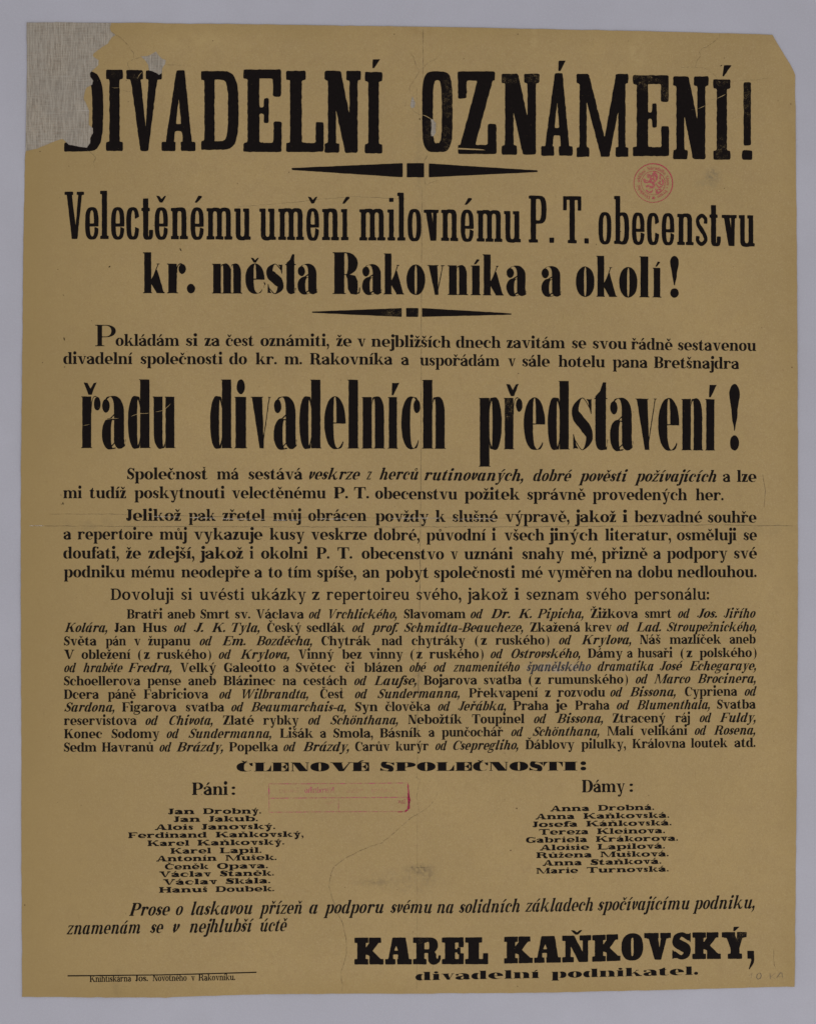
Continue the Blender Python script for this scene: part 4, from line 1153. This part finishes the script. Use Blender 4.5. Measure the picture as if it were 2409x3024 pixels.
# ------------------------------------------------------------------ body lines.  A view is (x0, y0, scale); | switches from the left to the right view
def text_line(fname, size, L, Rv, bl, br, spec, mat=None, name="text_line", wob=.5):
    """spec: words separated by spaces with 'x0-x1' after each; a leading / marks italic; | = right-hand view"""
    pr = Print(); side = 0; pts = [(L[0] + x * L[2], L[1] + y * L[2]) for x, y in bl] + [(Rv[0] + x * Rv[2], Rv[1] + y * Rv[2]) for x, y in br]
    pts.sort(); base = interp(pts); tok = spec.split(); i = 0
    faded = None
    while i < len(tok):
        if tok[i] == '|': side = 1; i += 1; continue
        w, sp = tok[i], tok[i + 1]; i += 2
        a, b_ = sp.split(',')
        vw = lambda s, side=side: ((Rv if (side or s.startswith('R')) else L), float(s.strip('RL')))
        (va, xa), (vb, xb) = vw(a), vw(b_)
        if a.startswith('L'): va = L
        x0, x1 = va[0] + xa * va[2], vb[0] + xb * vb[2]
        fn = fname
        if w[0] == '/': fn = fname + 'i'; w = w[1:]
        if w == 'španělského':
            faded = Print(); word(faded, fn, w, x0, x1, base, size, wob); continue
        word(pr, fn, w, x0, x1, base, size, wob)
    pr.build(name, mat or MAT_TEXT, poster)
    if faded: faded.build("faded_word", MAT_FADED, poster)["label"] = "rubbed bluish grey word in the list of plays"

qa = .64028
V1, V1R = (160, 940, qa), (1200, 940, qa)
pi = Print(); word(pi, 'init', 'P', 160 + 190 * qa, 160 + 286 * qa, lambda x: 1022.5, 63); pi.build("initial_letter", MAT_TEXT, poster)
text_line('body', 23.5, V1, V1R, [(44, 127), (1300, 129)], [(200, 136), (800, 139), (1240, 148), (1610, 151)],
          "okládám 285,578 si 609,663 za 695,765 čest 792,922 oznámiti, 952,1268 že 1302,1372 v 1398,1437 nejbližších 1463,R204 | dnech 228,434 zavitám 462,730 se 762,828 svou 858,1015 řádně 1035,1225 sestavenou 1250,1610")
text_line('body', 23.5, V1, V1R, [(44, 211), (1560, 214)], [(62, 218), (700, 224), (1532, 234)],
          "divadelní 44,362 společnosti 400,778 do 808,890 kr. 930,1027 m. 1063,1143 Rakovníka 1180,1560 a 1600,1636 | uspořádám 62,428 v 468,502 sále 533,660 hotelu 700,914 pana 950,1110 Bretšnajdra 1140,1532")
V3, V3R = (160, 1360, qa), (1200, 1360, qa)
text_line('body', 23.5, V3, V3R, [(338, 87), (1678, 88)], [(82, 91), (800, 96), (1612, 99)],
          "Společnosť 338,708 má 752,852 sestává 897,1145 /veskrze 1176,1411 /z 1440,1466 /herců 1500,1680 | /rutinovaných, 82,538 /dobré 583,763 /pověsti 792,1020 /požívajících 1050,1427 a 1457,1492 lze 1522,1612")
text_line('body', 23.5, V3, V3R, [(44, 174), (1460, 175)], [(0, 179), (800, 182), (1460, 184)],
          "mi 44,130 tudíž 165,333 poskytnouti 372,788 velectěnému 820,1253 P. 1290,1355 T. 1383,1452 obecenstvu 1480,R234 | požitek 268,522 správně 556,824 provedených 858,1292 her. 1332,1460")
text_line('body', 23.5, V3, V3R, [(337, 278), (1440, 279)], [(0, 283), (800, 284), (1612, 287)],
          "Jelikož 333,586 pak 622,746 zřetel 778,973 můj 1010,1140 obrácen 1172,1440 povždy 1482,R102 | k 134,180 slušné 212,420 výpravě, 455,750 jakož 775,965 i 995,1018 bezvadné 1050,1362 souhře 1388,1612")
text_line('body', 23.5, V3, V3R, [(45, 364), (1440, 366)], [(0, 369), (800, 369), (1612, 368)],
          "a 45,81 repertoire 110,456 můj 488,614 vykazuje 645,962 kusy 995,1155 veskrze 1185,1442 dobré, 1475,R60 | původní 92,365 i 393,412 všech 450,635 jiných 655,882 literatur, 915,1218 osměluji 1245,1520 se 1552,1614")
text_line('body', 23.5, V3, V3R, [(44, 452), (1440, 453)], [(0, 456), (800, 455), (1612, 452)],
          "doufati, 44,300 že 333,402 zdejší, 436,648 jakož 672,872 i 903,920 okolni 955,1170 P. 1210,1270 T. 1307,1375 obecenstvo 1418,R173 | v 203,237 uznáni 266,490 snahy 533,725 mé, 757,873 přizně 900,1110 a 1137,1172 podpory 1200,1478 své 1508,1614")
text_line('body', 23.5, V3, V3R, [(47, 539), (1440, 540)], [(0, 542), (800, 541), (1612, 538)],
          "podniku 47,328 mému 357,557 neodepře 588,903 a 925,960 to 988,1052 tím 1078,1187 spíše, 1213,1393 an 1423,1500 pobyt 1530,R103 | společnosti 127,500 mé 530,627 vyměřen 650,945 na 963,1040 dobu 1066,1226 nedlouhou. 1248,1612")
text_line('claren', 24.4, V3, V3R, [(262, 643), (1637, 643)], [(43, 643), (1394, 642)],
          "Dovoluji 262,553 si 587,637 uvésti 672,877 ukázky 910,1162 z 1190,1224 repertoireu 1257,1637 svého, 1670,R252 | jakož 280,465 i 497,520 seznam 552,793 svého 828,1012 personálu: 1050,1394")
V5, V5R = (160, 1780, qa), (1200, 1780, qa)
def rep(bl, bm, br, spec): text_line('small', 19.6, V5, V5R, [(47, bl), (1500, (bl + bm) / 2)], [(100, bm), (1612, br)], spec)
rep(73, 72, 69, "Bratři 337,501 aneb 525,651 Smrt 676,810 sv. 835,905 Václava 932,1152 /od 1175,1230 /Vrchlického, 1268,1580 Slavomam 1613,R272 | /od 295,353 /Dr. 388,478 /K. 515,577 /Pipicha, 602,815 Žižkova 848,1066 smrt 1098,1220 /od 1250,1306 /Jos. 1338,1430 /Jiřího 1460,1608")
rep(135, 135, 131, "/Kolára, 50,247 Jan 279,377 Hus 410,521 /od 554,612 /J. 645,690 /K. 728,790 /Tyla, 820,948 Český 983,1140 sedlák 1165,1342 /od 1375,1432 /prof. 1463,1590 /Schmidta-Beaucheze, 1612,R537 | Zkažená 570,800 krev 822,945 /od 968,1025 /Lad. 1058,1172 /Stroupežnického, 1198,1612")
rep(197, 195, 188, "Světa 47,197 pán 240,333 v 370,400 županu 435,630 /od 672,730 /Em. 776,884 /Bozděcha, 932,1190 Chytrák 1233,1460 nad 1510,1605 | chytráky 24,270 (z 315,370 ruského) 410,658 /od 702,760 /Krylova, 806,1035 Náš 1075,1170 mazlíček 1212,1448 aneb 1488,1608")
rep(259, 257, 250, "V 47,95 obležení 128,353 (z 388,442 ruského) 475,725 /od 760,818 /Krylova, 860,1085 Vinný 1127,1290 bez 1328,1418 vinny 1453,1608 | (z 18,73 ruského) 106,355 /od 387,445 /Ostrovského, 483,800 Dámy 835,995 a 1016,1042 husaři 1065,1225 (z 1262,1316 polského) 1350,1612")
rep(320, 318, 310, "/od 48,104 /hraběte 136,318 /Fredra, 342,543 Velký 582,748 Galeotto 784,1022 a 1057,1083 Světec 1115,1298 či 1341,1385 blázen 1430,1607 | /obé 14,92 /od 125,183 /znamenitého 215,522 /španělského 553,850 /dramatika 880,1138 /José 1165,1272 /Echegaraye, 1303,1610")
rep(381, 378, 369, "Schoellerova 47,399 pense 432,586 aneb 620,748 Blázinec 782,1020 na 1054,1117 cestách 1150,1350 /od 1384,1442 /Laufse, 1475,R46 | Bojarova 80,325 svatba 356,530 (z 563,618 rumunského) 652,1020 /od 1055,1112 /Marco 1140,1308 /Brocinera, 1340,1608")
rep(443, 438, 428, "Dcera 47,208 páně 250,378 Fabriciova 415,712 /od 762,820 /Wilbrandta, 868,1172 Česť 1227,1336 /od 1387,1445 /Sundermanna, 1490,R245 | Překvapení 288,605 z 638,664 rozvodu 697,915 /od 938,995 /Bissona, 1028,1240 Cypriena 1282,1523 /od 1557,1613")
rep(502, 498, 488, "/Sardona, 48,280 Figarova 315,565 svatba 608,785 /od 818,875 /Beaumarchais-a, 908,1345 Syn 1388,1492 člověka 1527,R110 | /od 145,202 /Jeřábka, 237,458 Praha 493,653 je 684,740 Praha 777,935 /od 968,1027 /Blumenthala, 1060,1397 Svatba 1430,1608")
rep(564, 558, 549, "reservistova 47,382 /od 422,482 /Chivota, 532,732 Zlaté 780,922 rybky 965,1128 /od 1172,1230 /Schönthana, 1273,1585 | Nebožtík 8,256 Toupinel 302,543 /od 587,645 /Bissona, 692,905 Ztracený 950,1193 ráj 1238,1306 /od 1350,1405 /Fuldy, 1443,1608")
rep(625, 618, 607, "Konec 48,223 Sodomy 267,487 /od 520,578 /Sundermanna, 620,1002 Lišák 1042,1195 a 1227,1255 Smola, 1288,1470 Básník 1502,R68 | a 102,130 punčochář 163,445 /od 482,538 /Schönthana, 580,888 Malí 925,1045 velikáni 1077,1293 /od 1327,1382 /Rosena, 1415,1606")
rep(687, 680, 665, "Sedm 47,197 Havranů 222,460 /od 487,543 /Brázdy, 565,780 Popelka 808,1033 /od 1058,1115 /Brázdy, 1148,1360 Carův 1388,1547 kurýr 1575,R102 | /od 133,187 /Csepregliho, 215,515 Ďáblovy 548,773 pilulky, 805,1010 Královna 1040,1285 loutek 1310,1478 atd. 1510,1607")
V7, V7R = (160, 2220, qa), (1200, 2220, qa)
def one(fname, size, vw, b0, b1, spec, name="text_line", mat=None):
    xs = [float(v) for t in spec.split()[1::2] for v in t.split(',')]
    text_line(fname, size, vw, vw, [(min(xs), b0)], [(max(xs), b1)], spec, mat, name)
one('head', 25.5, V7, 199, 199, "Páni 637,802 : 819,836", "column_heading")
one('head', 25.5, V7R, 187, 185, "Dámy 808,1006 : 1027,1043", "column_heading")
for b0, b1, s in ((288, 285, "Jan 526,648 Drobný. 688,955"), (324, 320, "Jan 552,674 Jakub. 713,940"), (361, 356, "Alois 466,642 Janovský. 680,1020"),
                  (398, 392, "Ferdinand 343,705 Kaňkovský, 746,1150"), (435, 428, "Karel 432,624 Kaňkovský. 662,1062"), (470, 466, "Karel 538,725 Lapil. 765,957"),
                  (506, 499, "Antonín 472,750 Mušek. 792,1026"), (543, 537, "Čeněk 512,712 Opava. 752,986"), (578, 571, "Václav 486,725 Staněk. 766,1014"),
                  (614, 606, "Václav 504,752 Skála. 793,997"), (650, 643, "Hanuš 485,708 Doubek. 746,1015")):
    one('wide', 12.4, V7, b0, b1, s, "name_line", MAT_INK)
for b0, b1, s in ((275, 268, "Anna 662,842 Drobná. 882,1140"), (312, 304, "Anna 594,774 Kaňkovská. 815,1210"), (348, 339, "Josefa 580,788 Káňkovská. 828,1220"),
                  (383, 375, "Tereza 610,838 Kleinova. 878,1190"), (420, 410, "Gabriela 550,832 Krákorova. 872,1250"), (455, 446, "Aloisie 614,842 Lapilová. 880,1190"),
                  (490, 482, "Růžena 598,854 Mušková. 893,1207"), (526, 516, "Anna 627,808 Staňková. 848,1173"), (562, 552, "Marie 598,790 Turnovská. 830,1207")):
    one('wide', 12.4, V7R, b0, b1, s, "name_line", MAT_INK)
qb = .7008
V9, V9R = (0, 2600, qb), (1204, 2600, .7014)
text_line('final', 26.5, V9, V9R, [(545, 149), (1065, 141), (1617, 137)], [(193, 137), (778, 127), (1458, 117)],
          "/Prose 545,718 /o 742,773 /laskavou 805,1065 /přízeň 1092,1275 /a 1303,1340 /podporu 1364,1617 /svému 1645,R102 | /na 122,193 /solidních 215,470 /základech 493,778 /spočívajícímu 798,1185 /podniku, 1198,1458")
one('final', 26.5, V9, 227, 213, "/znamenám 282,592 /se 634,690 /v 730,760 /nejhlubší 800,1070 /úctě 1098,1213")
one('wfat', 18.2, V9R, 420, 410, "divadelní 32,552", "text_line", MAT_INK)
one('wfat', 18.2, V9R, 410, 396, "podnikatel. 604,1220", "text_line", MAT_INK)
one('imprint', 13.2, V9, 427, 419, "Knihtiskárna 380,554 Jos. 572,625 Novotného 645,788 v 807,822 Rakovníku. 838,992", "imprint_line")
shape("imprint_rule", [[(201, 2879.5), (480, 2877), (758, 2869), (758, 2872.5), (480, 2880), (201, 2883)]], MAT_INK, .4, .5)

# ------------------------------------------------------------------ stamps
def ring(pr, cx, cy, r, w, a0=0, a1=360, n=96):
    V = []; F = []
    for i in range(n + 1):
        a = math.radians(a0 + (a1 - a0) * i / n); ww = w * (1 + .35 * math.sin(a * 1.0 + 2.4)); k_ = .5 * noise.noise(Vector((math.cos(a) * 3, math.sin(a) * 3, r)))
        for s in (-.5, .5): V.append((cx + (r + k_ + s * ww) * math.cos(a), cy + (r + k_ + s * ww) * math.sin(a)))
    F = [t for i in range(n) for t in ((2 * i, 2 * i + 1, 2 * i + 3), (2 * i, 2 * i + 3, 2 * i + 2))]
    pr.add(V, F)
SX, SY = 1927.5, 541.0
pr = Print(); ring(pr, SX, SY, 57, 2.6); ring(pr, SX, SY, 35, 1.5)
txt = "*Divadelní oddělení Národního Musea v Praze."
angs = {}
def arc_text(pr, text, a0, a1, r, size):
    gl = [glyph('light', c) if c != ' ' else None for c in text]
    ws = [(g[3] if g else .55) + .12 for g in gl]; tot = sum(ws); s = math.radians(a1 - a0) * r / tot; x = 0
    for g, w in zip(gl, ws):
        if g:
            def fx(p, x=x):
                a = math.radians(a0) + (x + p[0]) * s / r; rr = r + p[1] * size
                return (SX + rr * math.sin(a), SY - rr * math.cos(a))
            put_loops(pr, g[1], g[2], g[0], fx, 0)
        x += w
arc_text(pr, "*", 172, 188, 39.5, 9)
arc_text(pr, "Divadelní", 193, 262, 39.5, 7.0)
arc_text(pr, "oddělení", 274, 328, 39.5, 7.0)
arc_text(pr, "Národního", -22, 55, 39.5, 7.0)
arc_text(pr, "Musea", 63, 100, 39.5, 6.4)
arc_text(pr, "v", 106, 112, 39.5, 6.4)
arc_text(pr, "Praze.", 120, 166, 39.5, 6.4)
st = pr.build("round_stamp", MAT_RED, poster, .0002); st["label"] = "round red stamp with a lion inside a ring of lettering"
sv = view(1840, 460, .10477)
lion = [
    [(700, 500), (745, 520), (760, 560), (800, 540), (845, 450), (900, 460), (950, 530), (968, 600), (945, 690), (900, 740), (870, 760), (890, 830), (880, 890), (840, 850), (800, 790), (740, 770), (720, 700), (745, 620), (700, 580)],
    [(560, 700), (540, 670), (590, 640), (640, 690), (738, 710), (738, 762), (640, 780), (570, 760)],
    [(650, 540), (698, 505), (698, 578), (735, 620), (700, 640), (660, 600)],
    [(620, 850), (680, 820), (760, 855), (835, 855), (860, 890), (800, 940), (760, 900), (740, 950), (720, 880), (650, 900)],
    [(610, 970), (660, 960), (720, 1010), (780, 1000), (800, 960), (830, 970), (790, 1050), (700, 1060), (650, 1020)],
    [(882, 765), (960, 840), (1000, 875), (1060, 860), (1130, 910), (1070, 890), (990, 920), (930, 850)],
    [(890, 905), (930, 960), (980, 930), (1040, 925), (1080, 980), (1050, 1030), (980, 1080), (900, 1060), (905, 1000)],
    [(1000, 540), (1040, 520), (1070, 560), (1040, 600), (1060, 640), (1020, 690), (1000, 640), (1015, 590)],
    [(1075, 650), (1120, 670), (1142, 760), (1115, 840), (1070, 845), (1095, 760), (1065, 700)],
    [(1010, 700), (1050, 720), (1040, 780), (1080, 830), (1040, 835), (970, 790), (960, 750), (1005, 755)]]
holes_l = [[(775, 600), (820, 590), (840, 620), (800, 640)], [(868, 560), (890, 600), (905, 680), (880, 700), (862, 640)], [(790, 690), (830, 680), (850, 720), (810, 745)], [(600, 690), (650, 715), (700, 730), (640, 745)],
           [(960, 970), (1010, 960), (1020, 1000), (970, 1020)], [(700, 870), (740, 880), (700, 888)], [(680, 1010), (740, 1035), (700, 1040)]]
sub = Print()
for lp in lion:
    lp2 = round_loop(rough(sv(lp), 2.0, .55, 4, True), .8)
    h2 = [sv(h) for h in holes_l if inside(h[0], [lp])]
    V, F = fill([lp2], h2); sub.add(V, F)
lo = sub.build("lion_emblem", MAT_REDLION, st, .0002)
# mirrored, faded oblong stamp
bx = view(760, 2290, .2794)
def ribbon(pts, w, name, mat, parent=None, z=.0002, seed=1, amp=.6, step=9):
    L, R_ = strip(rough(bx_id(pts), step, amp, seed), w); pr = Print(); n = len(L)
    pr.add(L + R_, [t for i in range(n - 1) for t in ((i, i + 1, n + i + 1), (i, n + i + 1, n + i))])
    return pr
bx_id = lambda p: p
pr = Print()
def addr(pts, w, amp=.5):
    r = ribbon(pts, w, '', None, amp=amp); pr.add(r.v, r.f)
addr(bx([(120, 88), (700, 86), (1588, 78)]), 2.2); addr(bx([(122, 88), (126, 388)]), 2.6); addr(bx([(126, 388), (858, 382), (1480, 380)]), 2.0)
addr(bx([(120, 240), (700, 235), (1590, 230)]), 2.2); addr(bx([(858, 245), (860, 384)]), 2.0)
bs = pr.build("oblong_stamp", MAT_REDFAINT, poster, .0002); bs["label"] = "faint pink mirrored oblong stamp"
pr = Print(); addr(bx([(1588, 78), (1597, 180), (1606, 260), (1600, 340), (1590, 368)]), 3.4)
V = bx([(1586, 180), (1604, 200), (1620, 262), (1608, 300), (1612, 345), (1590, 372), (1560, 388), (1480, 388), (1480, 380), (1552, 376), (1584, 350), (1588, 300), (1584, 240)])
lp = rough(V, 3, .8, 6, True); v_, f_ = fill([lp]); pr.add(v_, f_)
pr.build("stamp_edge", MAT_REDBLOT, bs, .00021)["label"] = "dark crimson blot on the stamp's right edge"
pr = Print()
bb = lambda y: (lambda x: 2290 + y * .2794)
xx = lambda z: 760 + z * .2794
word(pr, 'light', "Národního", xx(812), xx(500), bb(182), 12)
pr.build("stamp_lettering", MAT_REDFAINT, bs, .0002)
pr = Print()
word(pr, 'light', "Divadelní", xx(1478), xx(1200), bb(180), 11)
word(pr, 'light', "oddělení", xx(1120), xx(860), bb(182), 11)
word(pr, 'light', "Musea", xx(440), xx(230), bb(182), 11)
word(pr, 'light', "Sign.", xx(820), xx(705), bb(298), 8)
pr.build("stamp_lettering", MAT_REDGHOST, bs, .0002)
pr = Print(); word(pr, 'light', "Inv.", xx(1562), xx(1476), bb(295), 9); pr.build("stamp_lettering", MAT_REDBLOT, bs, .0002)

# ------------------------------------------------------------------ creases, folds, cracks
def crease(pts, w=1.5, name="crease", mat=MAT_CREASE, amp=1.4, step=9, z=.00022, seed=None):
    if mat == MAT_FOLD: z = .00006
    r = ribbon(pts, w, '', None, amp=amp, step=step, seed=random.random() * 40)
    return r.build(name, mat, poster, z)
for p, w in ((tv([(925, 150), (970, 185), (1025, 215), (1065, 260), (1100, 290), (1125, 335), (1155, 370), (1155, 425)]), 1.7),
             (tv([(1225, 410), (1155, 430), (1095, 460), (1095, 495), (1120, 545)]), 1.5),
             (tv([(1475, 485), (1560, 490), (1680, 490)]), 1.2), (tv([(870, 705), (930, 715)]), 1.2), (tv([(1040, 740), (1090, 758), (1130, 760)]), 1.4),
             (tv([(680, 1345), (710, 1370), (740, 1400), (770, 1430), (745, 1480), (760, 1530)]), 1.8),
             (tv([(745, 1480), (700, 1520)]), 1.0),
             (pv([(135, 410), (180, 480), (210, 580), (250, 645), (215, 720), (170, 790), (125, 860), (130, 930)]), 1.5),
             (pv([(250, 640), (300, 610), (330, 570), (400, 520), (460, 495), (510, 440)]), 1.2),
             (pv([(150, 1115), (190, 1170), (250, 1200), (285, 1205)]), 1.4), (pv([(220, 850), (220, 1000), (232, 1100), (245, 1195)]), 1.0),
             (pv([(440, 1230), (480, 1175), (545, 1155)]), 1.2), (pv([(460, 1440), (500, 1480), (515, 1540)]), 1.2), (pv([(455, 1240), (470, 1350), (462, 1430)]), 1.0),
             (pv([(340, 1670), (355, 1720), (310, 1795), (318, 1830)]), 1.5), (pv([(315, 2005), (327, 2080), (325, 2160)]), 1.4), (pv([(327, 2100), (400, 2065), (500, 2040)]), 1.0),
             (cv([(572, 65), (570, 115), (520, 165), (470, 205), (415, 240), (375, 250), (335, 295), (350, 350), (310, 395), (290, 460), (285, 475), (400, 490), (460, 530), (510, 565), (540, 600)]), 1.5),
             (cv([(110, 480), (285, 475)]), 1.1), (cv([(700, 650), (800, 635), (1000, 625), (1160, 605)]), 1.0), (cv([(420, 870), (535, 850)]), 1.0), (cv([(405, 930), (470, 890)]), .9)):
    crease(p, w)
lv = view(900, 2240, .33388)
crease(lv([(1000, 100), (985, 170), (1020, 188), (1002, 240), (990, 340), (1010, 480)]), 1.4)
crease(lv([(1015, 482), (940, 520), (900, 560), (830, 620), (740, 700), (680, 745), (580, 775), (470, 825), (350, 885), (260, 955), (235, 1010), (215, 1140), (245, 1240), (290, 1360), (330, 1440), (350, 1520),
           (365, 1600), (370, 1720), (350, 1810), (322, 1880), (325, 1950), (335, 2000), (330, 2078)]), 1.7)
crease(lv([(1010, 482), (1080, 440), (1150, 360), (1180, 290)]), 1.1)
crease([(1249, 82), (1249, 300)], 1.6, "fold_line", MAT_FOLD, .5)
crease([(1246, 560), (1244, 900), (1243, 1300), (1241, 1600)], 1.8, "fold_line", MAT_FOLD, .8)
crease([(1241, 1600), (1238, 1900), (1233, 2100), (1232, 2270)], 2.0, "fold_line", MAT_FOLD, 1.5)
crease([(1232, 2400), (1232, 2700), (1230, 2925)], .8, "fold_line", MAT_FOLD, .6)
crease([(145, 1518), (320, 1518), (372, 1520), (700, 1526), (1240, 1530), (1500, 1530)], 1.6, "fold_line", MAT_FOLD, 1.4)
crease([(86, 1552), (135, 1553), (420, 1555), (900, 1556), (1600, 1556), (2100, 1550), (2340, 1553)], 1.8, "fold_line", MAT_FOLD, 1.6)
crease([(2250, 1400), (2258, 1450), (2254, 1500)], 1.6, "fold_line", MAT_FOLD, 2)
crease([(700, 612), (860, 598), (1040, 580), (1200, 588)], 1.2, "fold_line", MAT_FOLD, 2)
crease([(2282, 2800), (2284, 2850), (2290, 2862)], 1.4, "fold_line", MAT_FOLD, 1)
crease([(1230, 2010), (1240, 2050), (1236, 2080), (1242, 2110)], 1.3)
crease([(1205, 2560), (1240, 2562), (1264, 2561)], 1.4)
for p in ([(560, 1528), (640, 1530)], [(655, 1531), (700, 1533), (782, 1533)], [(805, 1535), (860, 1536), (890, 1535)], [(930, 1532), (1055, 1533)], [(1150, 1531), (1200, 1530), (1300, 1530)], [(1336, 1533), (1400, 1531), (1470, 1533)], [(88, 1552), (132, 1553)], [(455, 1525), (530, 1527)]):
    crease(p, 2.4, "rubbed_streak", MAT_PALE, 1.0, 7, .00024)

# specks, flecks and stray ink
random.seed(21)
pts = [(1239, 352, 2.6), (1164, 102, 1.8), (120, 448, 2.0), (702, 543, 1.8), (1525, 2387, 2.2), (1507, 2511, 2.0), (374, 238, 1.6), (2137, 172, 1.6), (2333, 308, 1.6), (1369, 174, 1.4), (1528, 102, 1.8), (2336, 1085, 2.4), (1530, 1103, 2.2), (192, 1084, 2),
       (1527, 2912, 2), (778, 698, 1.6), (1018, 2620, 1.4), (380, 300, 1.2), (75, 2672, 2)]
pts += [(random.uniform(95, 2320), random.uniform(100, 2900), random.choice((.8, .9, 1.0, 1.2, 1.5))) for _ in range(110)]
for n_, (x, y, r) in enumerate(pts):
    if inside((x, y), [missing]): continue
    pr = Print(); a = random.random() * 3; e = random.uniform(.6, 1.0)
    ps = [(x + r * math.cos(t * 1.047 + a) * random.uniform(.7, 1.25), y + r * e * math.sin(t * 1.047 + a) * random.uniform(.7, 1.25)) for t in range(6)]
    pr.add(ps, [(0, 1, 2), (0, 2, 3), (0, 3, 4), (0, 4, 5)]); pr.build("speck", MAT_SPECK, poster, .0003)
for p in ([(190, 996), (191, 1001), (192, 1006)], [(181, 1460), (182, 1465)], [(182, 1487), (183, 1491)], [(187, 1483), (188, 1491)], [(532, 733), (534, 738), (537, 742)], [(322, 790), (327, 786)]):
    crease(p, 3.0, "ink_fleck", MAT_INK, .4, 3, .0003)
for p, w in ((cv([(578, 468), (595, 455), (605, 452)]), 2.2), ([(780, 833), (783, 840), (781, 844)], 3.2), ([(779, 846), (781, 850)], 3.0)):
    crease(p, w, "ink_fleck", MAT_INK, .3, 3, .0003)

# pencil inscription 10 KA
iv = view(1204, 2600, .7014)
pr = Print()
for p in ([(1432, 403), (1447, 388), (1441, 412)], [(1476, 389), (1468, 396), (1466, 408), (1472, 415), (1482, 411), (1486, 399), (1482, 390), (1476, 389)], [(1522, 388), (1524, 416)], [(1545, 389), (1526, 404)], [(1527, 403), (1545, 414)], [(1548, 411), (1566, 388), (1572, 388), (1575, 411)], [(1554, 405), (1578, 404)]):
    addr(iv(p), 2.0, .3)
pr.build("pencil_note", MAT_PENCIL, poster, .0002)["label"] = "faint pencil note 10 KA in the lower right corner"

import os
if os.environ.get('WDBG'):
    by = {}
    for t, (f, r) in WR.items(): by.setdefault(f, []).append((round(r, 2), t))
    for f, l in by.items():
        l.sort(); print('RATIO', f, round(sum(a for a, _ in l) / len(l), 2), l[:4], l[-4:])
